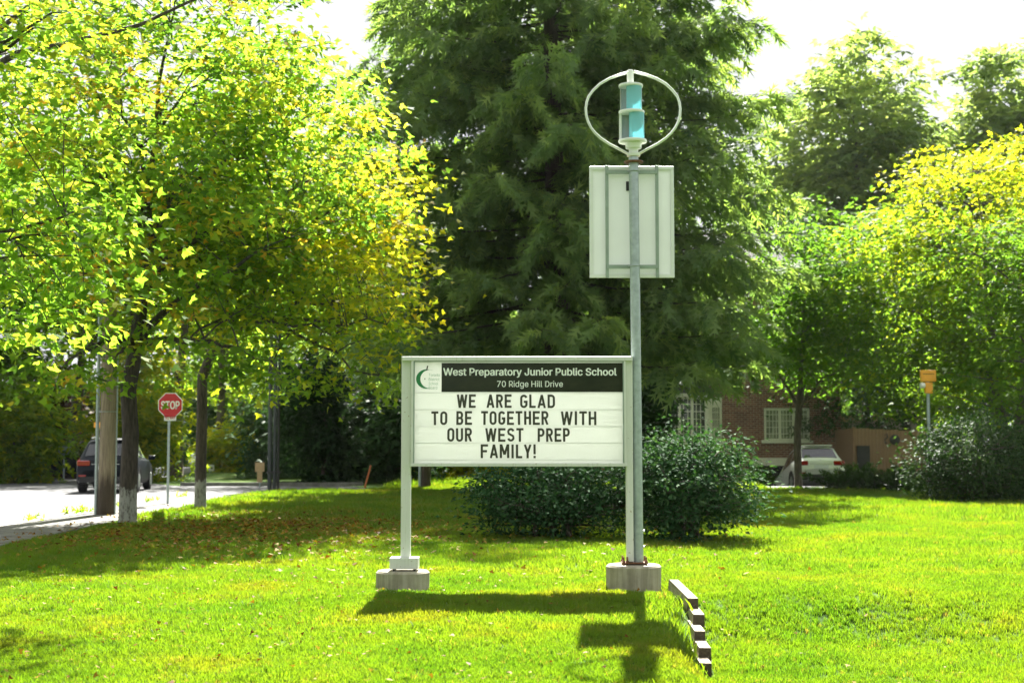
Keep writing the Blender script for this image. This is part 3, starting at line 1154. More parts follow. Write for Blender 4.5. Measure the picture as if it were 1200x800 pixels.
def leaf_template(kind):
    if kind == 'maple':          # three pointed lobes, slightly cupped
        v = [(0.12, 0, 0), (0.05, -0.30, .03), (0.35, -0.62, -.02), (0.48, -0.24, .03), (1.0, 0, -.06), (0.48, 0.24, .03), (0.35, 0.62, -.02), (0.05, 0.30, .03)]
        f = [(0, 1, 2, 3), (0, 3, 4, 5), (0, 5, 6, 7)]
    elif kind == 'oval':         # folded along the midrib
        v = [(0, 0, 0), (0.45, -0.27, .09), (1.0, 0, -.05), (0.45, 0.27, .09), (0.5, 0, 0)]
        f = [(0, 1, 2, 4), (0, 4, 2, 3)]
    elif kind == 'tuft':         # three leaflets, for distant crowns
        v = [(0, 0, 0), (0.4, -0.2, .05), (1.0, 0.0, -.1), (0.4, 0.2, .05), (0.1, 0.55, 0), (0.5, 0.8, -.1), (0.0, 0.15, 0), (0.1, -0.55, 0), (0.5, -0.8, -.1), (0.0, -0.15, 0)]
        f = [(0, 1, 2, 3), (6, 3, 5, 4), (9, 7, 8, 1)]
    elif kind == 'spray':        # needle twig: axis with side needles bunches
        v = [(0, -.06, 0), (1, 0, 0), (0, .06, 0), (.02, 0, 0), (.46, .34, .02), (.26, 0, 0), (.02, 0, 0), (.46, -.34, .02),
             (.28, 0, 0), (.78, .26, -.02), (.52, 0, 0), (.78, -.26, -.02)]
        f = [(0, 1, 2), (3, 5, 4), (3, 7, 5), (8, 10, 9), (8, 11, 10)]
    return np.array(v, float), f


def frames(h, n):
    """rotation matrices from heading h (N,3) and rough normal n (N,3)"""
    h = h / np.linalg.norm(h, axis=1, keepdims=True)
    y = np.cross(n, h)
    y /= np.linalg.norm(y, axis=1, keepdims=True) + 1e-9
    z = np.cross(h, y)
    return np.stack([h, y, z], -1)


def scatter_mesh(name, pos, rot, scl, kind, tint):
    tv, tf = leaf_template(kind)
    n = len(pos)
    V = np.einsum('nij,kj->nki', rot, tv) * scl[:, None, None] + pos[:, None, :]
    V = V.reshape(-1, 3)
    off = (np.arange(n) * len(tv))[:, None]
    groups, tints = [], []
    for k in sorted(set(len(f) for f in tf)):
        fk = np.array([f for f in tf if len(f) == k])
        groups.append((off[:, :, None] + fk[None]).reshape(-1, k))
        tints.append(np.repeat(tint, len(fk)))
    return np_mesh(name, V, groups, np.concatenate(tints))


def tube_np(acc, pts, rads, n=5):
    """append a tapered tube to acc=(list V, list F, count)"""
    pts = np.asarray(pts, float)
    t = np.gradient(pts, axis=0)
    t /= np.linalg.norm(t, axis=1, keepdims=True) + 1e-9
    ref = np.eye(3)[int(np.argmin(np.abs(t).max(0)))]
    a = np.cross(t, ref)
    a /= np.linalg.norm(a, axis=1, keepdims=True) + 1e-9
    b = np.cross(t, a)
    q = np.arange(n) * 2 * PI / n
    ring = a[:, None, :] * np.cos(q)[None, :, None] + b[:, None, :] * np.sin(q)[None, :, None]
    V = pts[:, None, :] + ring * np.asarray(rads)[:, None, None]
    i = np.arange(len(pts) * n).reshape(len(pts), n) + acc['n']
    Fq = np.stack([i[:-1], np.roll(i[:-1], -1, 1), np.roll(i[1:], -1, 1), i[1:]], -1).reshape(-1, 4)
    acc['V'].append(V.reshape(-1, 3))
    acc['F'].append(Fq)
    acc['n'] += len(pts) * n


def bez(p0, p1, p2, p3, n):
    t = np.linspace(0, 1, n)[:, None]
    return (1 - t) ** 3 * p0 + 3 * (1 - t) ** 2 * t * p1 + 3 * (1 - t) * t * t * p2 + t ** 3 * p3


def wood_mesh(name, acc, parent, mat, smooth_angle=60):
    me = np_mesh(name, np.concatenate(acc['V']), [np.concatenate(acc['F'])])
    o = link(name, me, parent, mat)
    me.polygons.foreach_set('use_smooth', [True] * len(me.polygons))
    return o


def unit(v):
    return v / (np.linalg.norm(v, axis=-1, keepdims=True) + 1e-9)


def tree(name, label, base, trunk_h, tr, cc, rad, ncl, per, lsize, mat, bark, seed, kind='maple', clr=0.55,
         group=None, cat='tree', low=1.0, lumps=0.16, limbs=12, flat=0.42, tmean=0.4, tspread=0.22, twigs=True,
         top_r=0.35, part='crown', leanto=None, shell=0.42, tfun=None, stems=1, droop=0.25, extra=None):
    """base (x,y,z); cc crown centre (world); rad (rx,ry,rz)"""
    g = np.random.default_rng(seed)
    base = np.array(base, float)
    root = empty(name, tuple(base), label, cat, group)
    cc = np.array(cc, float) - base
    rad = np.array(rad, float)
    # cluster centres
    d = unit(g.normal(size=(ncl, 3)))
    ph = g.uniform(0, 6.28, 6)
    lump = lumps * (np.sin(3 * np.arctan2(d[:, 1], d[:, 0]) + ph[0] + 2.5 * d[:, 2]) + 0.7 * np.sin(5 * d[:, 2] + ph[1] + 2 * d[:, 0]) + 0.6 * np.sin(6 * d[:, 0] + ph[2]) + 0.5 * np.sin(7 * d[:, 1] + ph[3] + 4 * d[:, 2]))
    r = g.uniform(0.02, 1, ncl) ** shell
    sc = rad[None] * np.where(d[:, 2:3] < 0, np.array([[1, 1, low]]), 1.0)
    C = cc + d * sc * (r * (1 + lump))[:, None]
    if extra is not None:
        C = np.concatenate([C, np.array(extra, float) - base])
        ncl = len(C)
        d = unit(C - cc)
    # wood
    acc = {'V': [], 'F': [], 'n': 0}
    trees = []
    top = cc + np.array([0, 0, rad[2] * 0.75])
    allp, allr = [], []
    for s in range(stems):
        off = g.normal(size=3) * np.array([1, 1, 0]) * (0.0 if stems == 1 else rad[0] * 0.12)
        npt = 12
        tt = np.linspace(0, 1, npt)
        hs = np.concatenate([[-0.25], np.linspace(0.25, 1, 4) * trunk_h, trunk_h + (top[2] - trunk_h) * np.linspace(0.14, 1, npt - 5)])
        tz = np.clip((hs - trunk_h * 0.8) / max(0.1, top[2] - trunk_h * 0.8), 0, 1) ** 0.75
        P = off + np.stack([top[0] * tz, top[1] * tz, hs], 1)
        P[2:-1, :2] += g.normal(size=(npt - 3, 2)) * tr * np.where(hs[2:-1] < trunk_h * 1.05, 0.08, 0.28)[:, None]
        rr = tr * np.where(hs < trunk_h, 1 - 0.16 * np.clip(hs, 0, None) / trunk_h, 0.84 * (1 - 0.95 * np.clip((hs - trunk_h) / (top[2] - trunk_h), 0, 1) ** 0.75))
        # fine trunk near the ground with flare
        tube_np(acc, np.concatenate([P[:1], P[0:1] + np.array([[0, 0, 0.27]]), P[0:1] * .7 + P[1:2] * .3, P[1:]]), np.concatenate([[tr * 1.5, tr * 1.18, tr * 1.03], rr[1:]]), 12)
        allp.append(P[2:])
        allr.append(rr[2:])
    # limbs
    order = g.permutation(ncl)[:limbs * 3]
    chosen = []
    for i in order:
        if all(np.linalg.norm(unit(C[i] - cc) - unit(C[j] - cc)) > 0.45 for j in chosen):
            chosen.append(i)
        if len(chosen) >= limbs:
            break
    if extra is not None:
        chosen += list(range(ncl - len(extra), ncl, 4))
    for j, i in enumerate(chosen):
        tgt = cc + (C[i] - cc) * 0.92
        P = allp[j % stems]
        zs = np.clip(tgt[2] - 0.5 * np.linalg.norm(tgt[:2] - cc[:2]) - 0.2 * rad[2], trunk_h * 0.95, top[2] * 0.9)
        k = int(np.argmin(abs(P[:, 2] - zs)))
        p0 = P[k]
        hv = tgt - p0
        q = bez(p0, p0 + np.array([hv[0] * 0.25, hv[1] * 0.25, abs(hv[2]) * 0.35 + 0.3]), p0 + hv * 0.7 + np.array([0, 0, 0.15 * abs(hv[2])]), tgt, 9)
        q[1:-1] += g.normal(size=(7, 3)) * 0.03 * np.linalg.norm(hv) * 0.5
        r0 = min(allr[j % stems][k] * 0.62, tr * 0.5)
        rq = np.linspace(r0, max(0.012, tr * 0.05), 9)
        tube_np(acc, q, rq, 7)
        allp.append(q[2:])
        allr.append(rq[2:])
    AP = np.concatenate(allp)
    AR = np.concatenate(allr)
    if twigs:
        for i in range(ncl):
            dd = np.linalg.norm(AP - C[i], axis=1) + np.where(AP[:, 2] > C[i][2], 0.8, 0)
            k = int(np.argmin(dd))
            p0 = AP[k]
            hv = C[i] - p0
            q = bez(p0, p0 + hv * 0.3 + np.array([0, 0, 0.12 * np.linalg.norm(hv)]), p0 + hv * 0.7 + g.normal(size=3) * 0.08, C[i] + hv * 0.1, 5)
            r0 = min(AR[k] * 0.6, 0.03)
            tube_np(acc, q, np.linspace(max(r0, 0.008), 0.005, 5), 4)
    wood_mesh('trunk', acc, root, bark)
    # leaves
    n = ncl * per
    ci = np.repeat(np.arange(ncl), per)
    out = unit(C - cc)[ci]
    crs = clr * g.uniform(0.6, 1.35, ncl)[ci]
    o = g.normal(size=(n, 3)) * np.stack([crs, crs, crs * flat], 1)
    hd2 = (o[:, 0] ** 2 + o[:, 1] ** 2) / (clr * clr)
    o[:, 2] -= droop * clr * np.minimum(hd2, 5) * 0.4
    pos = C[ci] + o
    pos[:, 2] = np.maximum(pos[:, 2], 0.06 if low else 0.05)
    head = unit(np.stack([o[:, 0], o[:, 1], -0.25 * np.ones(n) * clr], 1) + g.normal(size=(n, 3)) * clr * 0.7)
    nrm = unit(np.array([0, 0, 1.0]) + 0.35 * out + g.normal(size=(n, 3)) * 0.45)
    rot = frames(head, nrm)
    scl = lsize * g.uniform(0.65, 1.25, n)
    ct = g.normal(0, tspread * 0.6, ncl)
    tint = tmean + ct[ci] + g.normal(0, tspread * 0.6, n)
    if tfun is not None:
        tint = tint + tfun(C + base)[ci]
    me = scatter_mesh(part, pos, rot, scl, kind, np.clip(tint, 0, 1))
    cr = link(part, me, root, mat)
    cr['kind'] = 'stuff'
    return root


def G(x, y):
    return float(ground(x, y))


# ------------------------------------------------------------------ the two street maples and the near one off to the left
def warm_right(C):
    return 0.40 * smooth(-5.5, -2.5, C[:, 0]) * (0.35 + 0.65 * smooth(2.6, 5.5, C[:, 2])) - 0.12


b1 = W(149.5, 612, 27.4)
hang = [tuple(W(px, py, d)) for px, py, d in ((60, 455, 24.5), (120, 415, 26), (135, 395, 26), (108, 440, 26.5), (130, 440, 25.8), (118, 380, 25.6), (40, 430, 24), (20, 400, 23.6), (75, 440, 25), (300, 420, 26.0), (262, 436, 26.5), (225, 400, 26), (330, 445, 26.5))]
tree('maple_tree', 'street maple with whitewashed trunk base nearest the wooden utility pole', (b1.x, b1.y, 0), 3.4, 0.175,
     (b1.x + 0.6, 27.6, 7.1), (4.7, 4.5, 4.7), 400, 60, 0.155, M['leaf_maple'], M['bark_maple'], 3, clr=0.40, limbs=18, low=0.72,
     group='maples along the pavement', lumps=0.09, tmean=0.44, tspread=0.34, extra=hang)
b2 = W(234.5, 596, 33.0)
hang = [tuple(W(px, py, d)) for px, py, d in ((455, 455, 28.5), (430, 440, 28), (400, 450, 28.5), (370, 440, 29), (465, 390, 28), (468, 330, 28.5), (445, 420, 28), (470, 300, 28), (460, 262, 28.6), (472, 235, 28), (440, 235, 29), (340, 440, 29.5), (476, 355, 28.6), (310, 455, 30.5), (435, 350, 27.6), (420, 300, 28), (450, 210, 29), (415, 395, 28), (395, 330, 28), (440, 275, 28))]
tree('maple_tree', 'second whitewashed street maple with golden leaves reaching toward the sign', (b2.x, b2.y, 0), 4.1, 0.135,
     (-5.0, 30.3, 5.9), (3.1, 3.2, 3.5), 300, 60, 0.14, M['leaf_gold'], M['bark_maple'], 5, clr=0.40, limbs=16, low=0.75,
     group='maples along the pavement', lumps=0.09, tmean=0.38, tspread=0.25, tfun=warm_right, extra=hang)
hang = [tuple(W(px, py, d)) for px, py, d in ((8, 330, 13.6), (35, 355, 14), (5, 380, 13.6), (20, 60, 13.5), (70, 30, 14.0), (10, 140, 13.5), (-20, 300, 13.5), (60, 390, 14.5), (95, 10, 14), (30, 15, 13), (15, 230, 14), (80, 300, 13.5), (110, 270, 14), (60, 265, 13.8), (95, 335, 14.2), (125, 245, 14.5), (40, 300, 13.6), (70, 335, 13.2), (45, 240, 13.4), (100, 200, 14.4))]
hang += [(rnd.uniform(-6.5, -3.0), rnd.uniform(16.2, 19.5), rnd.uniform(7.6, 9.6)) for _ in range(40)]
tree('maple_tree', 'near maple reaching into the left edge of the picture with big blurred leaves', (-8.3, 14.4, 0), 2.6, 0.16,
     (-7.9, 13.9, 5.3), (3.0, 2.9, 3.3), 170, 95, 0.105, M['leaf_maple'], M['bark_maple'], 8, clr=0.42, limbs=12, low=0.8,
     group='maples along the pavement', tmean=0.42, tspread=0.26, extra=hang)


# ------------------------------------------------------------------ the big spruce
def spruce(name, label, base, H, zlow, Lmax, tr, seed, mat, step=0.45, nb=6, blade=0.30, dens=1.0, zdetail=13.5, group=None, shape=None):
    g = np.random.default_rng(seed)
    base = np.array(base, float)
    root = empty(name, tuple(base), label, 'tree', group)
    acc = {'V': [], 'F': [], 'n': 0}
    zz = np.linspace(-0.3, H, 14)
    tube_np(acc, np.stack([0.1 * np.sin(zz * 0.3), 0.06 * np.cos(zz * 0.4), zz], 1), tr * (1 - 0.95 * (np.maximum(zz, 0) / H) ** 0.9) + 0.01, 12)
    PX, HX, NX, SX, TX = [], [], [], [], []
    z = zlow
    while z < H - 0.3:
        fr = z / H
        L0 = Lmax * (1 - fr) ** 0.62 * (1.0 if shape is None else shape(fr))
        detail = z < zdetail
        nbr = nb if detail else max(3, nb - 2)
        a0 = g.uniform(0, 6.28)
        for b in range(nbr):
            a = a0 + 2 * PI * b / nbr + g.normal(0, 0.25)
            L = L0 * g.uniform(0.62, 1.12)
            zb = z + g.uniform(-0.3, 0.3)
            dirv = np.array([math.cos(a), math.sin(a), 0])
            n_ = 10
            t = np.linspace(0, 1, n_)
            sag = -0.28 * L * t ** 1.3 + 0.16 * L * t ** 3 + (0.25 * L * t) * max(0, fr - 0.3)
            q = np.array([0, 0, zb]) + dirv * (L * t)[:, None] + np.array([0, 0, 1.0]) * sag[:, None]
            q[2:] += np.cumsum(g.normal(0, 0.05, (n_ - 2, 3)), 0)
            tube_np(acc, q, np.linspace(0.055 * (1 - fr) + 0.012, 0.006, n_), 5)
            # branchlets to both sides
            ns = int((L / 0.15) * (dens if detail else 0.4))
            for k in range(ns):
                tb = (0.18 + 0.82 * (k + g.uniform(0, 1)) / ns)
                ii = min(n_ - 2, int(tb * (n_ - 1)))
                fr_ = tb * (n_ - 1) - ii
                p0 = q[ii] * (1 - fr_) + q[ii + 1] * fr_
                side = 1 if k % 2 else -1
                perp = np.array([-dirv[1], dirv[0], 0]) * side
                bl = (0.45 + 1.15 * min(tb, 1 - 0.55 * tb) * 1.3) * g.uniform(0.55, 1.15) * (0.55 + 0.45 * L / Lmax)
                dv = unit(dirv * 0.75 + perp * 0.8 + np.array([0, 0, g.normal(-0.1, 0.16)]))
                m_ = max(4, int(bl / 0.10 * (1 if detail else 0.6)))
                s = np.linspace(0.05, 1, m_)
                pts = p0 + dv * (bl * s)[:, None]
                pts[:, 2] -= 0.42 * bl * s ** 2 + g.uniform(0, 0.1)
                hd = np.tile(dv, (m_, 1)) + np.array([0, 0, -1.1]) * s[:, None] + g.normal(0, 0.45, (m_, 3))
                PX.append(pts)
                HX.append(hd)
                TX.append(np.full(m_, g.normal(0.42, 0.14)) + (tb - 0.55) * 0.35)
                if detail and k % 3 == 0:
                    tube_np(acc, np.stack([p0, p0 + dv * bl * 0.5 + np.array([0, 0, -0.08 * bl])]), [0.010, 0.004], 3)
        z += step * (1.0 if detail else 1.5)
    P = np.concatenate(PX)
    Hd = unit(np.concatenate(HX))
    n = len(P)
    nr = unit(g.normal(size=(n, 3)) * 0.7 + np.array([0, 0, 1.0]))
    t = np.concatenate(TX) + g.normal(0, 0.12, n)
    scl = blade * g.uniform(0.6, 1.25, n)
    wood_mesh('trunk', acc, root, M['bark_spruce'])
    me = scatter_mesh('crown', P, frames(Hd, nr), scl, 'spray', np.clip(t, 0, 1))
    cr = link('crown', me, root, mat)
    cr['kind'] = 'stuff'
    print('spruce', name, n)
    return root


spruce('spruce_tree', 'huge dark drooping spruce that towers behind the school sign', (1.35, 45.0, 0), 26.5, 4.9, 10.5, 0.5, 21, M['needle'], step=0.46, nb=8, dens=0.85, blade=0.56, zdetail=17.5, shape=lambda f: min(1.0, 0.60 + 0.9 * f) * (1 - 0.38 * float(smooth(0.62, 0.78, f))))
# ------------------------------------------------------------------ more trees
def T(px, d):
    return (px - 600) / F * d


def ZP(py, d):
    return W(600, py, d).z


# right side
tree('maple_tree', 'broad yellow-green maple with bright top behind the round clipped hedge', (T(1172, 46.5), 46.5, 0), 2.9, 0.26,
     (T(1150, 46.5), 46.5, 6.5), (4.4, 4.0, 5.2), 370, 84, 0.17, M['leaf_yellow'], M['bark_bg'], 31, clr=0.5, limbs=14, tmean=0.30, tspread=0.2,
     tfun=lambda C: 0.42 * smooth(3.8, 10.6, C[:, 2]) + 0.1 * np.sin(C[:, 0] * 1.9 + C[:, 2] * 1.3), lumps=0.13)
tree('maple_tree', 'bright green maple cropped by the right edge of the picture', (T(1188, 40.5), 40.5, 0), 2.2, 0.17,
     (T(1240, 40), 40.5, 5.2), (2.9, 2.4, 3.4), 130, 80, 0.155, M['leaf_green'], M['bark_bg'], 32, clr=0.5, limbs=10, tmean=0.62, tspread=0.2)
tree('maple_tree', 'slim young maple growing in front of the white car', (T(934, 49.2), 49.2, 0), 2.6, 0.14,
     (T(948, 49.2), 49.2, 6.2), (2.7, 2.4, 3.4), 170, 70, 0.17, M['leaf_green'], M['bark_bg'], 33, clr=0.6, limbs=10, tmean=0.5, tspread=0.2, low=0.95)
tree('shade_tree', 'dark leafy tree hanging over the wooden fence', (T(1062, 63), 63, 0), 2.5, 0.22,
     (T(1055, 62), 61.5, 5.4), (4.4, 3.0, 4.2), 150, 70, 0.20, M['leaf_dark'], M['bark_bg'], 34, clr=0.75, limbs=9, tmean=0.6, tspread=0.25, low=0.8, kind='tuft')
tree('shade_tree', 'green tree filling the gap between the spruce and the yellow maple', (T(1015, 64), 64, 0), 2.8, 0.2,
     (T(1010, 60), 59, 7.4), (3.2, 3.0, 3.6), 150, 70, 0.22, M['leaf_green'], M['bark_bg'], 35, clr=0.7, limbs=9, tmean=0.62, tspread=0.25, low=0.9, kind='tuft')
tree('shade_tree', 'dark round-topped tree peeping out right of the spruce', (T(915, 75), 75, 0), 4, 0.25,
     (T(912, 75), 75, 11.4), (3.0, 3.0, 3.4), 90, 70, 0.24, M['leaf_dark'], M['bark_bg'], 36, clr=0.6, limbs=8, tmean=0.75, tspread=0.3, kind='maple')
far = 'tall pale trees beyond the house'
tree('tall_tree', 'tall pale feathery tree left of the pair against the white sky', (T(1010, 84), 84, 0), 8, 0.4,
     (T(1005, 84), 84, 16.0), (5.2, 4.5, 9.2), 210, 56, 0.60, M['leaf_hazy'], M['bark_bg'], 37, clr=0.95, limbs=14, tmean=0.5, tspread=0.25, kind='tuft', group=far, lumps=0.2, flat=0.5)
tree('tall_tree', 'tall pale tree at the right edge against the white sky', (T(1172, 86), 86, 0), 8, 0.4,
     (T(1172, 86), 86, 16.0), (4.6, 4.5, 9.0), 210, 56, 0.60, M['leaf_hazy'], M['bark_bg'], 38, clr=0.95, limbs=14, tmean=0.42, tspread=0.25, kind='tuft', group=far, lumps=0.2, flat=0.5)
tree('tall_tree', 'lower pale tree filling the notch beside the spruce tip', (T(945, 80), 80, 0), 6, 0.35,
     (T(940, 80), 80, 9.5), (3.4, 3.5, 7.0), 130, 60, 0.42, M['leaf_hazy'], M['bark_bg'], 39, clr=0.9, limbs=10, tmean=0.5, tspread=0.25, kind='tuft', group=far)
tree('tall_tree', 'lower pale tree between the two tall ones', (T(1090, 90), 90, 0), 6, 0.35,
     (T(1090, 90), 90, 11.0), (4.6, 3.5, 8.4), 150, 60, 0.42, M['leaf_hazy'], M['bark_bg'], 40, clr=0.95, limbs=10, tmean=0.45, tspread=0.25, kind='tuft', group=far)
spruce('pine_tree', 'dark narrow conifer at the top right corner', (T(1212, 70), 70, 0), 18.0, 3.0, 3.0, 0.3, 41, M['needle'], step=0.8, nb=5, blade=0.6, dens=0.35, zdetail=30)

# behind the maples on the left
tree('beech_tree', 'copper-leaved beech between the golden maple and the spruce', (T(440, 60), 60, 0), 4, 0.35,
     (T(440, 60), 60, 11.2), (3.2, 3.0, 3.8), 150, 60, 0.24, M['leaf_copper'], M['bark_bg'], 42, clr=0.7, limbs=10, tmean=0.5, tspread=0.3, kind='oval')
bgt = [  # px, d, crown centre z, rx, rz, mat, tmean, label
    (30, 74, 10.5, 7.0, 8.5, 'leaf_yellow', 0.5, 'tall green street tree at the far left beyond the crossing'),
    (88, 62, 7.0, 3.6, 4.2, 'leaf_yellow', 0.5, 'street tree with dark trunk left of the black SUV'),
    (208, 66, 10.0, 6.5, 7.2, 'leaf_yellow', 0.5, 'big street tree with straight grey trunk behind the stop sign'),
    (258, 82, 8.5, 5.2, 6.4, 'leaf_yellow', 0.55, 'street tree above the parked white van'),
    (281, 95, 8.0, 4.8, 5.8, 'leaf_yellow', 0.45, 'far street tree with leaning trunk right of the white van'),
    (297, 110, 8.5, 5.8, 6.5, 'leaf_yellow', 0.5, 'farthest street tree above the tan sign'),
    (345, 92, 9.5, 6.0, 7.5, 'leaf_green', 0.55, 'broad tree behind the bluish hedge left of the cedars'),
    (395, 78, 9.0, 4.6, 7.0, 'leaf_green', 0.5, 'leafy tree rising above the dark cedars'),
    (-60, 58, 8.0, 5.0, 6.0, 'leaf_green', 0.5, 'leafy tree hanging in over the far left verge'),
]
for i, (px, d, cz, rx, rz, mt, tm, lab) in enumerate(bgt):  # yellow leaf colour stands in for sun reaching these crowns
    tree('street_tree', lab, (T(px, d), d, 0), max(2.5, cz - rz), 0.34 if px in (208,) else 0.3, (T(px, d) + 0.3, d, cz + 1.3), (rx, rx * 0.8, rz), int(55 + rx * 4), 44, 0.30 * (1 + d / 220), M[mt], M['bark_bg'], 50 + i,
         clr=0.9, limbs=9, tmean=tm, tspread=0.28, kind='tuft', group='street trees beyond the crossing', low=0.9, flat=0.5)
# understorey; brighter leaf tints stand in for sunlight on some shrubs
und = [  # px, py_centre, d, rx, rz, mat, tmean, name, label
    (18, 528, 55.5, 1.7, 1.9, 'leaf_yellow', 0.45, 'evergreen_shrub', 'sunlit yellow-green shrub on the verge at the left edge'),
    (-6, 470, 58, 1.8, 3.0, 'leaf_green', 0.6, 'garden_shrub', 'tall green shrub behind the sunlit one at the left edge'),
    (56, 498, 64, 1.6, 2.6, 'leaf_copper', 0.1, 'garden_shrub', 'dark purple-leaved shrub above the dark parked car'),
    (112, 520, 72, 2.2, 2.6, 'leaf_dark', 0.7, 'garden_shrub', 'dark shrub behind the black SUV'),
    (160, 505, 60, 2.0, 3.2, 'leaf_yellow', 0.75, 'garden_shrub', 'bright yellow-green shrub seen between SUV and stop sign'),
    (190, 554, 95, 1.3, 0.9, 'leaf_dark', 0.8, 'clipped_hedge', 'low dark hedge beside the white van'),
    (252, 530, 104, 3.0, 3.6, 'leaf_dark', 0.9, 'garden_shrub', 'dark shrub mass behind the parked white van'),
    (275, 552, 80, 1.6, 1.4, 'leaf_yellow', 0.85, 'garden_shrub', 'small lit shrub under the white octagonal sign'),
    (290, 545, 120, 4.5, 4.0, 'leaf_dark', 0.95, 'garden_shrub', 'far dark shrubs behind the tan sign'),
    (338, 545, 66, 2.0, 2.1, 'leaf_viburnum', 1.0, 'garden_hedge', 'bluish green hedge right of the dark double post'),
    (362, 470, 60, 1.4, 2.4, 'leaf_dark', 0.4, 'cedar_tree', 'dark cedar mass above the double post'),
    (380, 520, 57, 0.85, 2.9, 'leaf_dark', 0.1, 'cedar_tree', 'black-green cedar left of the pale house wall'),
    (450, 505, 60, 1.05, 3.2, 'leaf_dark', 0.35, 'cedar_tree', 'dark cedar right of the pale house wall'),
    (472, 530, 56, 1.2, 2.0, 'leaf_dark', 0.45, 'cedar_tree', 'lower dark cedar just left of the sign post'),
    (415, 548, 58, 1.3, 0.7, 'leaf_dark', 0.5, 'garden_shrub', 'low dark shrub under the house window'),
    (520, 500, 66, 2.6, 4.4, 'leaf_dark', 0.5, 'cedar_tree', 'dark cedar behind the left half of the sign'),
    (600, 490, 66, 2.6, 4.8, 'leaf_dark', 0.5, 'cedar_tree', 'dark cedar behind the middle of the sign'),
    (690, 490, 66, 2.8, 4.8, 'leaf_dark', 0.5, 'cedar_tree', 'dark cedar behind the right half of the sign'),
    (545, 545, 60, 1.6, 0.9, 'leaf_gold', 0.6, 'garden_shrub', 'low sunlit shrub seen below the left part of the sign'),
    (754, 480, 57, 1.0, 3.2, 'leaf_dark', 0.5, 'cedar_tree', 'dark shrub at the corner of the brick house by the bay window'),
]
for i, (px, py, d, rx, rz, mt, tm, nm, lab) in enumerate(und):
    cz = max(ZP(py, d), rz * 0.85)
    tree(nm, lab, (T(px, d), d, 0), 0.4, 0.1, (T(px, d), d, cz), (rx, rx * 0.8, rz), min(110, int(30 + 11 * rx * rz)), 50, 0.22 * (1 + d / 200), M[mt], M['bark_bg'], 80 + i,
         clr=0.45, limbs=5, tmean=tm, tspread=0.22, kind='tuft', cat='tree' if 'tree' in nm else 'shrub', low=1.0, flat=0.8, twigs=False, part='foliage', shell=0.3, lumps=0.1)

# ------------------------------------------------------------------ big shrubs on the lawn
tree('viburnum_shrub', 'large rounded dark bluish green shrub rising right behind the tall pole', (T(800, 22.6), 22.6, 0), 0.5, 0.05,
     (T(800, 22.6), 22.6, 0.90), (1.05, 1.1, 0.78), 190, 80, 0.088, M['leaf_viburnum'], M['bark_bg'], 60, clr=0.2, limbs=12, kind='oval',
     cat='shrub', low=0.9, flat=0.75, part='foliage', shell=0.34, stems=5, tmean=0.5, tspread=0.34, lumps=0.13)
tree('viburnum_shrub', 'low spreading dark shrub behind the sign to the left of the pole', (T(650, 23.2), 23.2, 0), 0.35, 0.045,
     (T(658, 23.2), 23.2, 0.72), (1.5, 1.1, 0.66), 185, 80, 0.085, M['leaf_viburnum'], M['bark_bg'], 61, clr=0.2, limbs=12, kind='oval',
     cat='shrub', low=0.95, flat=0.75, part='foliage', shell=0.3, stems=5, tmean=0.36, tspread=0.26, lumps=0.09)
tree('privet_bush', 'big round dark green bush at the right beneath the yellow maple', (T(1140, 37.5), 37.5, 0), 0.5, 0.06,
     (T(1142, 37.5), 37.5, 1.0), (1.62, 1.5, 1.2), 230, 75, 0.11, M['leaf_hedge'], M['bark_bg'], 62, clr=0.26, limbs=10, kind='oval',
     cat='shrub', low=1.0, flat=0.8, part='foliage', shell=0.24, stems=4, tmean=0.45, tspread=0.3, lumps=0.06)
tree('privet_bush', 'dark green bush cut by the right edge behind the round one', (T(1215, 39), 39, 0), 0.5, 0.06,
     (T(1218, 39), 39, 0.9), (1.3, 1.3, 1.05), 130, 70, 0.11, M['leaf_hedge'], M['bark_bg'], 63, clr=0.26, limbs=8, kind='oval',
     cat='shrub', low=1.0, flat=0.8, part='foliage', shell=0.24, stems=4, tmean=0.35, tspread=0.3, lumps=0.06)


def juniper(px0, px1, d, h, seed, label):
    g = np.random.default_rng(seed)
    x0, x1 = T(px0, d), T(px1, d)
    root = empty('juniper_shrub', ((x0 + x1) / 2, d, 0), label, 'shrub', 'junipers along the drive')
    acc = {'V': [], 'F': [], 'n': 0}
    PX, HX, TT = [], [], []
    for k in range(int(70 * (x1 - x0) / 2)):
        xs = g.uniform(x0, x1) - (x0 + x1) / 2
        y0 = g.normal(0, 0.35)
        L = h * g.uniform(0.7, 1.25)
        a = g.uniform(0, 6.28)
        dv = np.array([math.cos(a) * 0.8, math.sin(a) * 0.8, g.uniform(0.35, 1.0)])
        dv /= np.linalg.norm(dv)
        m_ = 30
        s = np.linspace(0.15, 1, m_)
        p = np.array([xs, y0, 0.05]) + dv * (L * s)[:, None]
        tube_np(acc, np.stack([p[0], p[-1]]), [0.012, 0.004], 3)
        PX.append(np.repeat(p, 2, 0))
        HX.append(np.tile(dv, (m_ * 2, 1)) + g.normal(0, 0.55, (m_ * 2, 3)))
        TT.append(np.repeat(s * 0.45 + g.normal(0.1, 0.12), 2))
    P, Hh = np.concatenate(PX), unit(np.concatenate(HX))
    n = len(P)
    P += g.normal(0, 0.03, (n, 3))
    wood_mesh('stem', acc, root, M['bark_bg'])
    me = scatter_mesh('foliage', P, frames(Hh, unit(g.normal(size=(n, 3)))), 0.17 * g.uniform(0.6, 1.2, n), 'spray', np.clip(np.concatenate(TT), 0, 1))
    o = link('foliage', me, root, M['needle_j'])
    o['kind'] = 'stuff'


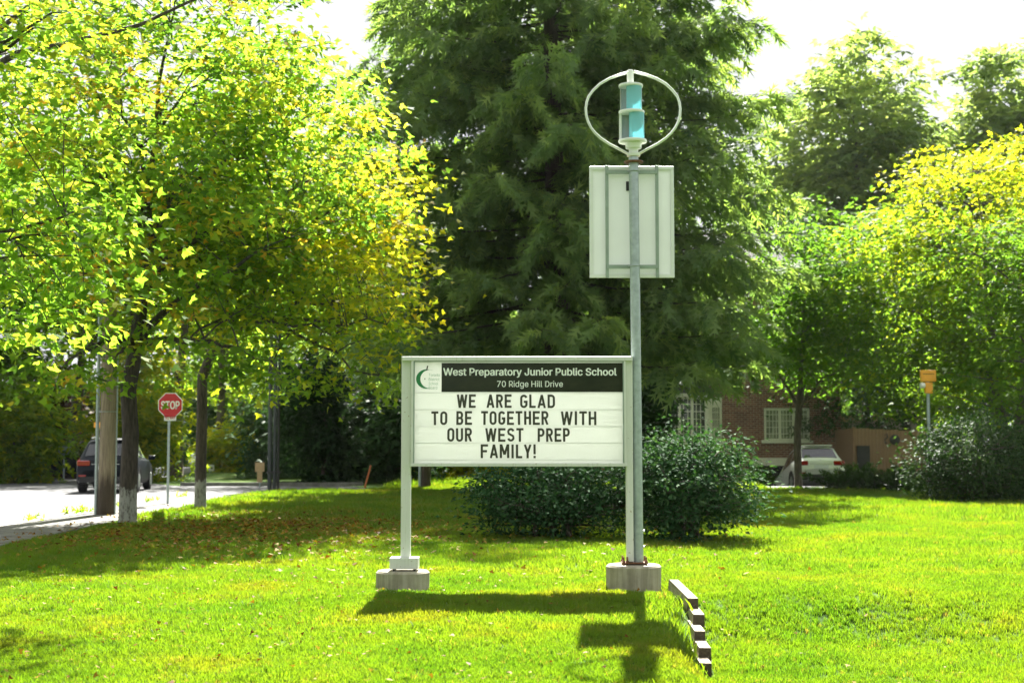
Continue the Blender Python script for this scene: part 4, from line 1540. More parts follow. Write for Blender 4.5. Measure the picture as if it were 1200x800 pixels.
juniper(972, 1012, 46.5, 0.95, 71, 'feathery juniper right behind the white car')
juniper(1008, 1048, 45.5, 0.85, 72, 'feathery juniper in front of the fence gate')
juniper(1040, 1082, 44.5, 0.95, 73, 'feathery juniper touching the big round bush')


# small round box shrub by the garage
tree('box_shrub', 'small round box shrub left of the garage opening', (T(886, 58), 58, 0), 0.2, 0.04, (T(886, 58), 58, 0.15), (0.42, 0.4, 0.5), 26, 60, 0.11, M['leaf_green'], M['bark_bg'], 64,
     clr=0.18, limbs=4, kind='oval', cat='shrub', flat=0.9, part='foliage', shell=0.3, tmean=0.3)

# distant tree belt closing the horizon
def belt():
    g = np.random.default_rng(5)
    ncl = 460
    ang = g.uniform(-0.62, 0.62, ncl)
    dist = g.uniform(150, 190, ncl)
    hgt = 7 + 4 * np.sin(ang * 23) + 2 * np.sin(ang * 61)
    C = np.stack([np.tan(ang) * dist, dist, g.uniform(0, 1, ncl) ** 0.8 * hgt + 0.8], 1)
    per = 24
    ci = np.repeat(np.arange(ncl), per)
    n = ncl * per
    pos = C[ci] + g.normal(size=(n, 3)) * np.array([2.6, 2.0, 1.3])
    pos[:, 2] = np.maximum(pos[:, 2], 0.2)
    rot = frames(unit(g.normal(size=(n, 3))), unit(g.normal(size=(n, 3)) * 0.6 + np.array([0, -0.3, 1])))
    me = scatter_mesh('treeline', pos, rot, 1.5 * g.uniform(0.6, 1.3, n), 'tuft', np.clip(g.normal(0.5, 0.2, ncl)[ci] + g.normal(0, .1, n), 0, 1))
    o = link('treeline', me, None, M['leaf_green'])
    tag(o, kind='stuff')


belt()


def behind():
    """row of trees behind the camera, out of view"""
    g = np.random.default_rng(6)
    ncl, per = 420, 22
    x = g.uniform(-45, 45, ncl)
    C = np.stack([x, -38 + g.normal(0, 3, ncl) + 0.006 * x * x, g.uniform(0.5, 5 + 2 * np.sin(x * 0.3), ncl)], 1)
    ci = np.repeat(np.arange(ncl), per)
    n = ncl * per
    pos = C[ci] + g.normal(size=(n, 3)) * np.array([1.3, 1.2, 0.9])
    pos[:, 2] = np.maximum(pos[:, 2], 0.2)
    me = scatter_mesh('unseen_trees', pos, frames(unit(g.normal(size=(n, 3))), unit(g.normal(size=(n, 3)))), 0.9 * g.uniform(0.6, 1.3, n), 'tuft', np.clip(g.normal(0.5, 0.2, n), 0, 1))
    o = link('unseen_trees', me, None, M['leaf_green'])
    tag(o, kind='stuff')


behind()  # unseen trees added to darken reflections in the header and car paint
# ------------------------------------------------------------------ utility poles
def utility_pole(px, pyb, d, r, H, label, conduits):
    x = T(px, d)
    root = empty('utility_pole', (x, d, 0), label, 'pole', 'wooden utility poles')
    m = MB()
    pts = [(0.02 * math.sin(z * 0.7), 0, z) for z in np.linspace(-0.3, H, 12)]
    m.tube(pts, [r * (1 - 0.028 * z) for z in np.linspace(-0.3, H, 12)], 20)
    m.build('wooden_shaft', M['pole_wood'], root, 50)
    for dx, rr_, h in conduits:
        MB().tube([(dx, -0.03, -0.2), (dx, -0.03, h)], rr_, 10).build('conduit', M['steel'], root, 40)
    return root


up = utility_pole(127, 601, 30.2, 0.185, 10.5, 'thick weathered wooden utility pole with dark stained foot left of the maple trunk', [(-0.21, 0.035, 6.5), (0.195, 0.018, 6.5)])
m = MB().tube([(0.19 * math.cos(a), 0.19 * math.sin(a), 2.2) for a in np.linspace(0, 2 * PI, 17)], 0.008, 5)
m.build('strap', M['steel'], up)
utility_pole(499.5, 572, 48.5, 0.165, 11.5, 'slimmer wooden utility pole seen below and above the left end of the sign', [(-0.2, 0.055, 8.0)])
# dark twin posts by the far end of the road
tp = empty('twin_post', (T(321, 47.2), 47.2, 0), 'dark double steel post at the end of the road right of the tan sign', 'post')
for dx, rr_ in ((-0.11, 0.07), (0.05, 0.06), (0.17, 0.045)):
    MB().tube([(dx, 0, -0.2), (dx, 0, 5.2)], rr_, 12).build('tube_post', M['black'] if dx > 0.1 else M['dark_steel'] if 'dark_steel' in M else M['steel'], tp, 40)
MB().bx(-0.2, 0.24, -0.09, 0.09, 4.6, 4.7).build('clamp_band', M['black'], tp)
MB().bx(-0.2, 0.24, -0.09, 0.09, 0.55, 0.62).build('clamp_band', M['black'], tp)


# ------------------------------------------------------------------ signs
def octagon(m, r, y0, y1, cx=0, cz=0):
    return m.prism([(cx + r * math.cos(R(22.5 + 45 * i)), cz + r * math.sin(R(22.5 + 45 * i))) for i in range(8)], y0, y1)


d = 35.5
st = empty('stop_sign', (T(198.5, d), d, 0), 'red octagonal STOP sign with ALL WAY plate on a thin steel post', 'sign')
zc = ZP(474.5, d)
r_ = 14.2 / F * d / math.cos(R(22.5)) 
octagon(MB(), r_, -0.012, -0.006, 0.03, zc).build('sign_plate', M['white_sign'], st)
octagon(MB(), r_ * 0.94, -0.015, -0.0125, 0.03, zc).build('red_face', M['red_sign'], st)
me = fit(bold_mesh('STOP', 0.03), -0.235 + .03, 0.235 + .03, zc - 0.105, zc + 0.105, -0.017)
link('lettering', me, st, M['white_sign'])
zt = ZP(486.2, d)
zb = ZP(492.8, d)
MB().bx(-0.15 + .03, 0.15 + .03, -0.012, -0.006, zb, zt - 0.004).build('tab_plate', M['white_sign'], st)
me = fit(bold_mesh('ALL WAY', 0.02), -0.125 + .03, 0.125 + .03, zb + 0.035, zt - 0.035, -0.0135)
link('lettering', me, st, M['red_sign'])
MB().bx(-0.03, 0.03, -0.005, 0.02, -0.2, zt).build('post', M['steel'], st, bevel=0.004)

# far signs
d = 92
s = empty('octagon_sign', (T(268.5, d), d, 0), 'back of a white octagonal sign among the far street trees', 'sign')
octagon(MB(), 0.45, -0.01, 0.0, 0, ZP(551, d)).build('sign_plate', M['white_sign'], s)
MB().tube([(0, 0.03, -0.1), (0, 0.03, ZP(545, d))], 0.035, 8).build('post', M['steel'], s)
d = 78
s = empty('small_sign', (T(247, d), d, 0), 'small white rectangular sign with two dark symbols right of the second maple', 'sign')
zc = ZP(548, d)
MB().bx(-0.24, 0.24, -0.01, 0, zc - 0.17, zc + 0.17).build('sign_plate', M['white_sign'], s)
for cx in (-0.11, 0.11):
    m = MB().prism([(cx + 0.075 * math.cos(2 * PI * i / 12), zc + 0.075 * math.sin(2 * PI * i / 12)) for i in range(12)], -0.013, -0.0105)
    m.build('symbol', M['black'], s)
MB().tube([(0, 0.03, -0.1), (0, 0.03, zc)], 0.03, 8).build('post', M['steel'], s)
d = 49.0
s = empty('tan_sign', (T(305.5, d), d, 0), 'tan T-shaped back of a street sign before the dark double post', 'sign')
MB().bx(-0.16, 0.16, -0.01, 0.01, ZP(552.5, d), ZP(541.5, d)).build('upper_plate', M['tan'], s)
MB().bx(-0.09, 0.09, -0.008, 0.008, ZP(565, d), ZP(552.7, d)).build('lower_plate', M['tan'], s)
MB().tube([(0, 0.03, -0.1), (0, 0.03, ZP(541, d))], 0.025, 8).build('post', M['steel'], s)
# backboard style sign left
d = 56
s = empty('basketball_hoop', (T(76.5, d), d, 0), 'grey backboard on a thin pole left of the black SUV', 'basketball hoop')
MB().bx(-0.22, 0.28, -0.03, 0.0, ZP(533, d), ZP(523, d)).build('backboard', M['rail'], s)
MB().tube([(0, 0.03, -0.1), (0, 0.03, ZP(524, d))], 0.035, 8).build('pole', M['steel'], s)
d = 44
s = empty('yellow_tab_sign', (T(114.5, d), d, 0), 'small amber warning sign just left of the wooden utility pole', 'sign')
MB().bx(-0.10, 0.10, -0.01, 0.0, ZP(501, d), ZP(494.5, d)).build('sign_plate', M['yellow'], s)
MB().tube([(0.0, 0.03, -0.1), (0.0, 0.03, ZP(494, d))], 0.03, 8).build('post', M['rail'], s)
# orange garden stake
s = MB()
a, b_ = W(427.5, 571, 50), W(434.5, 545, 50)
s.tube([a, b_], 0.035, 6)
o = s.build('marker_stake', M['stake'], None)
tag(o, 'thin leaning orange stake in the far lawn edge', 'stake')

# ------------------------------------------------------------------ amber beacon on the right
d = 39.8
s = empty('crossing_beacon', (T(1088, d), d, 0), 'amber flashing beacon housing on a slim pole above the round bush', 'beacon')
MB().bx(-0.215, 0.215, -0.06, 0.06, ZP(447, d), ZP(433.5, d)).build('sign_box', M['yellow'], s, bevel=0.015)
m = MB().bx(-0.10, 0.12, -0.07, 0.07, ZP(461, d), ZP(448, d))
hs = m.build('lamp_housing', M['yellow'], s, bevel=0.03)
vs = MB().lathe([(0.075, 0.0), (0.085, -0.12)], 14, (-0.10, 0, ZP(451.5, d)), 'X')
vs.build('lamp_visor', M['white_metal'], s, 30)
MB().tube([(0.0, 0.03, -0.1), (0.0, 0.03, ZP(434, d))], 0.045, 12).build('pole', M['steel'], s, 40)
MB().bx(-0.16, 0.16, -0.064, -0.061, ZP(438.6, d), ZP(437.8, d)).build('box_groove', M['rust'], s)


# ------------------------------------------------------------------ vehicles
def vehicle(name, label, loc, rz, paint, L=4.6, Wd=1.84, H=1.68, pitch=0.0, kind='suv', detail=True):
    root = empty(name, loc, label, 'car', None, rz)
    root.rotation_euler = (pitch, 0, rz)
    w = Wd / 2
    # y from rear; (y, bottom z, shoulder halfwidth, belt z, roof half width, roof z)
    if kind == 'suv':
        S = [(0.0, 0.42, .88 * w, 0.62, .74 * w, 0.70), (0.05, 0.34, .93 * w, 0.86, .82 * w, 1.00), (0.16, 0.30, .965 * w, 0.98, .80 * w, 1.10), (0.50, 0.27, .99 * w, 1.03, .69 * w, H - 0.13),
             (0.80, 0.26, w, 1.03, .68 * w, H - 0.03), (1.5, 0.25, w, 1.02, .68 * w, H), (2.3, 0.25, w, 1.00, .68 * w, H - 0.03), (2.75, 0.25, w, 0.99, .67 * w, H - 0.14), (3.35, 0.26, w, 0.98, .74 * w, 1.10),
             (3.6, 0.26, .99 * w, 0.94, .76 * w, 1.02), (4.2, 0.28, .95 * w, 0.84, .72 * w, 0.92), (4.48, 0.32, .86 * w, 0.70, .64 * w, 0.78), (4.6, 0.40, .74 * w, 0.58, .55 * w, 0.64)]
    else:
        S = [(0.0, 0.42, .88 * w, 0.62, .74 * w, 0.70), (0.06, 0.32, .93 * w, 0.80, .80 * w, 0.94), (0.5, 0.27, .98 * w, 0.92, .74 * w, 1.02), (1.0, 0.25, w, 0.94, .66 * w, 1.36),
             (1.5, 0.24, w, 0.94, .64 * w, 1.44), (2.3, 0.24, w, 0.93, .64 * w, 1.45), (2.7, 0.24, w, 0.92, .64 * w, 1.36), (3.3, 0.24, w, 0.91, .72 * w, 0.98),
             (3.6, 0.25, .99 * w, 0.86, .74 * w, 0.92), (4.2, 0.27, .94 * w, 0.76, .7 * w, 0.82), (4.6, 0.36, .74 * w, 0.55, .55 * w, 0.6)]
    k = L / 4.6
    ys = [s[0] for s in S]

    def ring(y):
        y = min(max(y, ys[0]), ys[-1])
        for i in range(len(ys) - 1):
            if ys[i] <= y <= ys[i + 1]:
                t = (y - ys[i]) / (ys[i + 1] - ys[i])
                v = [S[i][j] * (1 - t) + S[i + 1][j] * t for j in range(6)]
                break
        _, zb, ws, zbelt, wr, zr = v
        mid = zb + (zbelt - zb) * 0.55
        return [(0, zb), (ws * .90, zb), (ws * .97, zb + .08), (ws, mid), (ws * .985, zbelt - .05), (ws * .95, zbelt), (wr * 1.03, max(zbelt, zr - .09)), (wr * .93, zr - .02), (wr * .6, zr + 0.008), (0, zr + .015)]
    fine = []
    for a, b in zip(ys, ys[1:]):
        fine += [a, (a + b) / 2] if b - a > 0.3 else [a]
    fine.append(ys[-1])
    m = MB()
    rings = []
    for y in fine:
        h = ring(y)
        full = h + [(-x, z) for x, z in h[-2:0:-1]]
        rings.append([(x, (y - 0) * k, z) for x, z in full])
    n = len(rings[0])
    vs = [p for r0 in rings for p in r0]
    fs = [(i * n + j, i * n + (j + 1) % n, (i + 1) * n + (j + 1) % n, (i + 1) * n + j) for i in range(len(rings) - 1) for j in range(n)]
    fs += [tuple(range(n)), tuple(range(len(vs) - n, len(vs)))[::-1]]
    m.add(vs, fs)
    m.build('body', paint, root, 32)

    def P(y, u):
        """point on the right/left half of the shell, u in 0..9 along the ring; sign in u"""
        s = -1 if u < 0 else 1
        u = abs(u)
        h = ring(y)
        i = min(int(u), len(h) - 2)
        t = u - i
        return Vector((s * (h[i][0] * (1 - t) + h[i + 1][0] * t), y * k, h[i][1] * (1 - t) + h[i + 1][1] * t))

    def patch(nm, y0, y1, u0, u1, mat, off=0.006, ny=6, nu=4, y0b=None, y1b=None, parent=root):
        """panel lying on the shell; y0b/y1b = limits at u1"""
        y0b = y0 if y0b is None else y0b
        y1b = y1 if y1b is None else y1b
        g_ = []
        for j in range(nu + 1):
            tu = j / nu
            u = u0 + (u1 - u0) * tu
            a, b = y0 + (y0b - y0) * tu, y1 + (y1b - y1) * tu
            for i in range(ny + 1):
                g_.append(P(a + (b - a) * i / ny, u))
        mb = MB()
        c = Vector((0, L * 0.5, 0.75))
        vs2 = []
        for j in range(nu + 1):
            for i in range(ny + 1):
                p = g_[j * (ny + 1) + i]
                pi_ = g_[j * (ny + 1) + min(i + 1, ny)] - g_[j * (ny + 1) + max(i - 1, 0)]
                pj = g_[min(j + 1, nu) * (ny + 1) + i] - g_[max(j - 1, 0) * (ny + 1) + i]
                nn = pi_.cross(pj)
                if nn.length < 1e-9:
                    nn = p - c
                nn.normalize()
                if nn.dot(p - c) < 0:
                    nn = -nn
                vs2.append(p + nn * off)
        mb.add(vs2, [(j * (ny + 1) + i, j * (ny + 1) + i + 1, (j + 1) * (ny + 1) + i + 1, (j + 1) * (ny + 1) + i) for j in range(nu) for i in range(ny)])
        return mb.build(nm, mat, parent, 60)
    gl = M['car_glass']
    if kind == 'suv':
        for s_ in (1, -1):
            patch('side_window', 0.55, 1.12, s_ * 5.15, s_ * 6.0, gl, y0b=0.68, y1b=1.15)
            patch('side_window', 1.2, 2.05, s_ * 5.1, s_ * 6.0, gl, y0b=1.22, y1b=2.05)
            patch('side_window', 2.14, 3.12, s_ * 5.1, s_ * 6.0, gl, y0b=2.14, y1b=2.72)
            patch('sill_trim', 0.9, 3.5, s_ * 1.1, s_ * 2.2, M['black'] if paint is M['black_paint'] else M['rail'])
            patch('door_seam', 1.145, 1.16, s_ * 2.3, s_ * 6.0, M['black'], off=0.004)
            patch('door_seam', 2.09, 2.105, s_ * 2.3, s_ * 6.0, M['black'], off=0.004)
            patch('door_handle', 1.75, 1.95, s_ * 4.2, s_ * 4.4, M['alloy'], off=0.02, ny=2, nu=1)
            patch('door_handle', 2.75, 2.95, s_ * 4.2, s_ * 4.4, M['alloy'], off=0.02, ny=2, nu=1)
            patch('tail_light', 0.08, 0.34, s_ * 4.0, s_ * 5.4, M['red_lamp'], off=0.014, y0b=0.1)
            patch('headlight', 4.1, 4.5, s_ * 4.2, s_ * 5.6, M['plate'], off=0.01)
        # rear window over both halves (ring 6.3..9)
        for s_ in (1, -1):
            patch('rear_window', 0.19, 0.47, s_ * 7.15, s_ * 9.0, gl, off=0.01, nu=5)
            patch('windscreen', 2.82, 3.28, s_ * 7.15, s_ * 9.0, gl, off=0.01, nu=5)
        MB().bx(-.6 * w, .6 * w, 0.42, 0.66, H - 0.075, H - 0.04).build('roof_spoiler', paint, root, bevel=0.015)
        for s_ in (1, -1):
            MB().bx(s_ * .50 * w, s_ * .93 * w, -0.012, 0.13, 0.83, 1.0).build('tail_lamp', M['red_lamp'], root, bevel=0.03)
            MB().bx(s_ * .62 * w, s_ * .86 * w, -0.048, -0.03, 0.50, 0.56).build('bumper_reflector', M['red_lamp'], root, bevel=0.008)
        MB().bx(-.84 * w, .84 * w, -0.035, 0.10, 0.30, 0.50).build('rear_bumper', M['black'], root, bevel=0.03)
        MB().bx(-0.27, 0.27, -0.022, -0.006, 0.71, 0.84).build('number_plate', M['plate'], root, bevel=0.004)
        MB().bx(-.78 * w, .78 * w, 0.0, 0.05, 0.50, 0.70).build('tailgate_lower', paint, root, bevel=0.03)
        MB().bx(-0.42, 0.42, 0.025, 0.055, 0.875, 0.895).build('tailgate_trim', M['alloy'], root)
        MB().lathe([(0.05, 0.0), (0.045, 0.012)], 16, (0, 0, 0)).build('badge', M['alloy'], root).matrix_local = Matrix.Translation((0, 0.075, 1.0)) @ Matrix.Rotation(PI / 2, 4, 'X')
        for s_ in (1, -1):
            MB().tube([(s_ * .60 * w, 0.75, H + 0.01), (s_ * .60 * w, 1.5, H + 0.045), (s_ * .60 * w, 2.5, H + 0.0)], 0.014, 6).build('roof_rail', M['alloy'], root)
            mm = MB().box((s_ * (w + 0.10), 3.0 * k, 1.06), (0.22, 0.12, 0.15))
            mm.build('side_mirror', paint if paint is not M['white_paint'] else M['black'], root, bevel=0.04)
            MB().tube([(s_ * .55 * w, 0.06, 0.33), (s_ * .55 * w, -0.03, 0.33)], 0.035, 10).build('exhaust_tip', M['alloy'], root)
        MB().tube([(0, 0.9, H), (0, 0.8, H + 0.09)], 0.006, 5).build('aerial', M['black'], root)
    else:
        for s_ in (1, -1):
            patch('side_window', 0.95, 1.85, s_ * 5.1, s_ * 6.0, gl, y0b=1.05)
            patch('side_window', 1.95, 3.05, s_ * 5.1, s_ * 6.0, gl, y1b=2.65)
            patch('rear_window', 0.56, 0.98, s_ * 7.15, s_ * 9.0, gl, off=0.01)
            patch('windscreen', 2.76, 3.26, s_ * 7.15, s_ * 9.0, gl, off=0.01)
            patch('tail_light', 0.03, 0.25, s_ * 4.1, s_ * 5.4, M['red_lamp'], off=0.012)
            patch('headlight', 4.15, 4.5, s_ * 4.1, s_ * 5.6, M['plate'], off=0.012)
            MB().box((s_ * (w + 0.09), 2.95 * k, 0.98), (0.2, 0.1, 0.13)).build('side_mirror', paint, root, bevel=0.03)
        MB().bx(-.7 * w, .7 * w, 4.52 * k, 4.62 * k, 0.32, 0.48).build('front_grille', M['black'], root, bevel=0.02)
    wr_ = 0.355 if kind == 'suv' else 0.32
    for yw in (0.85 * k, 3.65 * k):
        for s_ in (1, -1):
            c = (s_ * (w - 0.115), yw, wr_)
            # arch lining
            ml = MB().lathe([(wr_ + 0.06, 0.0), (wr_ + 0.085, 0.012), (wr_ + 0.06, 0.02)], 28, (0, 0, 0), 'X')
            prof = [(wr_ * .60, -0.115), (wr_ * .93, -0.112), (wr_, -0.085), (wr_, 0.085), (wr_ * .93, 0.112), (wr_ * .62, 0.116)]
            tyre = MB().lathe(prof, 28, c, 'X').build('wheel', M['tyre'], root, 35)
            rim = MB().lathe([(wr_ * .60, 0.117 * s_), (wr_ * .56, 0.100 * s_), (0.09, 0.085 * s_), (0.05, 0.105 * s_), (0.0005, 0.107 * s_)], 24, c, 'X')
            rim.build('rim', M['rail'], tyre, 40)
            sp = MB()
            for q in range(5):
                a = 2 * PI * q / 5 + 0.3
                rot = Matrix.Rotation(a, 3, 'X')
                sp.box(Vector(c) + Vector((s_ * 0.108, 0, 0)) + rot @ Vector((0, 0, wr_ * .33)), (0.03, 0.06, wr_ * .52), rot)
            spo = sp.build('spokes', M['alloy'], tyre)
            spo['kind'] = 'stuff'
            arch = MB()
            vs3, fs3 = [], []
            na = 16
            for q in range(na + 1):
                a = R(-12) + R(204) * q / na
                for rr2, xo in ((wr_ + 0.015, -0.06), (wr_ + 0.015, 0.012), (wr_ + 0.075, 0.006)):
                    vs3.append((s_ * (w + xo), yw + rr2 * math.cos(a), wr_ + rr2 * math.sin(a)))
            for q in range(na):
                fs3 += [(q * 3, q * 3 + 1, q * 3 + 4, q * 3 + 3), (q * 3 + 1, q * 3 + 2, q * 3 + 5, q * 3 + 4)]
            arch.add(vs3, fs3)
            arch.build('wheel_arch', M['black'], root, 50)
            dk = MB().prism([(yw + (wr_ + 0.02) * math.cos(a), wr_ + (wr_ + 0.02) * math.sin(a)) for a in np.linspace(R(-10), R(190), 18)], 0, 0.01)
            dk.v = [(s_ * (w + 0.002 - 0.0005) + z_ * 0, y_, q_) for (y_, z_, q_) in dk.v]
            dk.v = [(s_ * (w + 0.001), a_[1], a_[2]) for a_ in dk.v]
            dk.f = dk.f[:1]
            dk.build('wheel_well_shade', M['black'], root)  # flat black half disc painted in for the shaded hollow
    return root


# black SUV: rear corners at px 92..157, d 44
vehicle('parked_car', 'black SUV seen from behind, stopped in the road between the maple trunk and the pole', (T(125, 44), 44, 0.015), R(7), M['black_paint'])
vehicle('parked_car', 'white SUV parked nose down on the driveway ramp by the brick house', (T(962.5, 52.6), 52.6, G(11, 52.6) + 0.06), R(2), M['white_paint'], L=4.7, Wd=1.9, H=1.72, pitch=R(-11.5))
vehicle('parked_car', 'white car with dark windows parked far down the street beyond the stop sign', (T(226, 84), 84, 0.0), R(-62), M['white_paint'], kind='sedan', Wd=1.8)
vehicle('parked_car', 'dark car half hidden in shade under the purple shrub at left', (T(24, 61), 61.5, 0.0), R(-70), M['black_paint'], kind='sedan', Wd=1.8)
vehicle('parked_car', 'white car of which only the end shows at the left edge of the picture', (T(-78, 60), 60.0, 0.0), R(-90), M['white_paint'], kind='sedan', Wd=1.8)

# ------------------------------------------------------------------ brick house on the right
DH = 62.0


def hx(px): return T(px, DH)
def hz(py): return W(600, py, DH).z


house = empty('brick_house', (0, 0, 0), 'red-brown brick house with cream windows and a basement garage behind the big shrub', 'house')
wx0, wx1 = hx(700), hx(985)
zb0, ztopw = -2.2, 8.3
holes = {'w2': (hx(895), hx(948.5), hz(515.5), hz(478)), 'ga': (hx(888), hx(921), -2.2, hz(545.5)), 'bay': (hx(785), hx(846), hz(517), hz(465)),
         'u1': (hx(895), hx(948.5), 4.7, 6.3), 'u2': (hx(790), hx(843), 4.9, 6.3)}


def wall_with_holes(x0, x1, z0, z1, rects, y0, y1):
    xs = sorted({x0, x1, *[r[0] for r in rects], *[r[1] for r in rects]})
    zs = sorted({z0, z1, *[r[2] for r in rects], *[r[3] for r in rects]})
    m = MB()
    nx, nz = len(xs) - 1, len(zs) - 1
    solid = [[not any(r[0] <= (xs[i] + xs[i + 1]) / 2 <= r[1] and r[2] <= (zs[j] + zs[j + 1]) / 2 <= r[3] for r in rects) for j in range(nz)] for i in range(nx)]
    for i in range(nx):
        for j in range(nz):
            if not solid[i][j]:
                continue
            a, b, c, d_ = xs[i], xs[i + 1], zs[j], zs[j + 1]
            m.add([(a, y0, c), (b, y0, c), (b, y0, d_), (a, y0, d_)], [(0, 1, 2, 3)])
            for di, dj, q in ((-1, 0, [(a, y0, c), (a, y1, c), (a, y1, d_), (a, y0, d_)]), (1, 0, [(b, y0, c), (b, y1, c), (b, y1, d_), (b, y0, d_)]),
                              (0, -1, [(a, y0, c), (b, y0, c), (b, y1, c), (a, y1, c)]), (0, 1, [(a, y0, d_), (b, y0, d_), (b, y1, d_), (a, y1, d_)])):
                ii, jj = i + di, j + dj
                if not (0 <= ii < nx and 0 <= jj < nz) or not solid[ii][jj]:
                    m.add(q, [(0, 1, 2, 3)])
    return m


wm = wall_with_holes(wx0, wx1, zb0, ztopw, list(holes.values()), DH, DH + 0.3)
wm.build('front_wall', M['brick'], house)
MB().bx(wx1 - 0.3, wx1 - 0.001, DH + 0.301, DH + 9, zb0, ztopw).build('side_wall', M['brick'], house)
MB().bx(wx0 + 0.001, wx0 + 0.3, DH + 0.301, DH + 9, zb0, ztopw).build('side_wall', M['brick'], house)
MB().bx(wx0 + 0.31, wx1 - 0.31, DH + 8.7, DH + 9, zb0, ztopw).build('back_wall', M['brick'], house)
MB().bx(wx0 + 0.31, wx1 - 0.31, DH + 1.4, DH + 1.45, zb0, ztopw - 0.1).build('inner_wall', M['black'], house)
rf = MB().add([(wx0 - .5, DH - .5, ztopw), (wx1 + .5, DH - .5, ztopw), (wx1 + .5, DH + 9.5, ztopw), (wx0 - .5, DH + 9.5, ztopw), (wx0 + 3, DH + 4.5, ztopw + 3.2), (wx1 - 3, DH + 4.5, ztopw + 3.2)],
              [(0, 1, 5, 4), (1, 2, 5), (2, 3, 4, 5), (3, 0, 4), (3, 2, 1, 0)]).build('roof', M['roof'], house)
MB().bx(wx0 + 2, wx0 + 3, DH + 3, DH + 4, ztopw + 1, ztopw + 4.4).build('chimney', M['brick'], rf)


def window(x0, x1, z0, z1, lights, glass, y=DH, rows_=5, sill=True, nm='window', cols=4):
    fr = MB()
    t = 0.10
    fr.bx(x0 + .001, x0 + t, y + 0.03, y + 0.15, z0 + .001, z1 - .001)
    fr.bx(x1 - t, x1 - .001, y + 0.03, y + 0.15, z0 + .001, z1 - .001)
    fr.bx(x0 + t + .001, x1 - t - .001, y + 0.032, y + 0.148, z1 - t, z1 - .002)
    fr.bx(x0 + t + .001, x1 - t - .001, y + 0.032, y + 0.148, z0 + .002, z0 + t * .7)
    w = fr.build(nm, M['cream'], house)
    W_ = (x1 - x0 - 2 * t) / lights
    for i in range(lights):
        a = x0 + t + i * W_
        b = a + W_
        if i:
            MB().bx(a - 0.06, a + 0.06, y + 0.035, y + 0.14, z0 + t * .7 + .002, z1 - t - .002).build('mullion', M['cream'], w)
        MB().bx(a + 0.002, b - 0.002, y + 0.10, y + 0.11, z0 + t * .7, z1 - t).build('pane', glass, w)
        g_ = MB()
        for j in range(1, rows_):
            zz_ = z0 + (z1 - z0) * j / rows_
            g_.bx(a + 0.01, b - 0.01, y + 0.085, y + 0.097, zz_ - 0.014, zz_ + 0.014)
        gr = g_.build('glazing_bars', M['cream'], w)
        gr['kind'] = 'stuff'
        g_ = MB()
        for j in range(1, cols):
            xx = a + W_ * j / cols
            g_.bx(xx - 0.014, xx + 0.014, y + 0.078, y + 0.084, z0 + t, z1 - t)
        gr = g_.build('glazing_bars', M['cream'], w)
        gr['kind'] = 'stuff'
    if sill:
        MB().bx(x0 - 0.12, x1 + 0.12, y - 0.08, y + 0.10, z0 - 0.13, z0 - 0.002).build('sill', M['stone_wall'] if nm != 'window' else M['cream'], w)
    return w


h = holes['w2']
window(h[0], h[1], h[2], h[3], 3, M['curtain'])
h = holes['u1']
window(h[0], h[1], h[2], h[3], 3, M['window_glass'])
h = holes['u2']
window(h[0], h[1], h[2], h[3], 3, M['window_glass'])
# bay window: flat face projecting, with tin roof
h = holes['bay']
bw = window(h[0] - 0.3, h[0] + 1.55, h[2], h[3], 3, M['window_glass'], y=DH - 0.55, rows_=6, cols=3)
MB().bx(h[0] - 0.3, h[0] - 0.2, DH - 0.4, DH - .002, h[2], h[3]).build('bay_cheek', M['cream'], bw)
MB().bx(h[0] + 1.45, h[0] + 1.55, DH - 0.4, DH - .002, h[2], h[3]).build('bay_cheek', M['cream'], bw)
MB().bx(h[0] - 0.38, h[0] + 1.63, DH - 0.66, DH - .003, h[3], h[3] + 0.14).build('bay_fascia', M['cream'], bw)
MB().add([(h[0] - .42, DH - .7, h[3] + .145), (h[0] + 1.67, DH - .7, h[3] + .145), (h[0] + 1.67, DH - .004, h[3] + .145), (h[0] - .42, DH - .004, h[3] + .145), (h[0] - .1, DH - .004, h[3] + .75), (h[0] + 1.35, DH - .004, h[3] + .75)],
         [(0, 1, 5, 4), (1, 2, 5), (3, 0, 4), (2, 3, 4, 5), (3, 2, 1, 0)]).build('bay_roof', M['roof'], bw)
window(h[0] + 1.75, h[1], h[2], h[3] - 0.35, 1, M['curtain'], rows_=5)
MB().bx(h[0] + 1.60, h[0] + 1.74, DH + 0.01, DH + .25, h[2], h[3]).build('bay_post', M['cream'], bw)
MB().bx(h[0] + 1.75, h[1], DH + 0.02, DH + 0.24, h[3] - 0.348, h[3]).build('transom_panel', M['cream'], bw)
# garage surround and door
g = holes['ga']
MB().bx(g[0] - 0.28, g[1] + 0.3, DH - 0.06, DH + 0.25, g[3] + .002, g[3] + 0.34).build('garage_lintel', M['cream'], house)
MB().bx(g[0] - 0.28, g[0] - .001, DH - 0.058, DH - .002, -2.2, g[3]).build('garage_jamb', M['cream'], house)
MB().bx(g[1] + .001, g[1] + 0.25, DH - 0.058, DH - .002, -2.2, g[3]).build('garage_jamb', M['cream'], house)
MB().bx(g[0], g[1], DH + 0.6, DH + 0.65, -2.2, g[3]).build('garage_door', M['black'], house)
# retaining walls beside the ramp
for x in (8.35, 13.45):
    o = MB().bx(x, x + 0.25, 51.5, 61.9, -2.2, 0.06).build('retaining_wall', M['concrete'], None)
    tag(o, 'low concrete wall along the %s side of the driveway ramp' % ('left' if x < 10 else 'right'), 'wall')

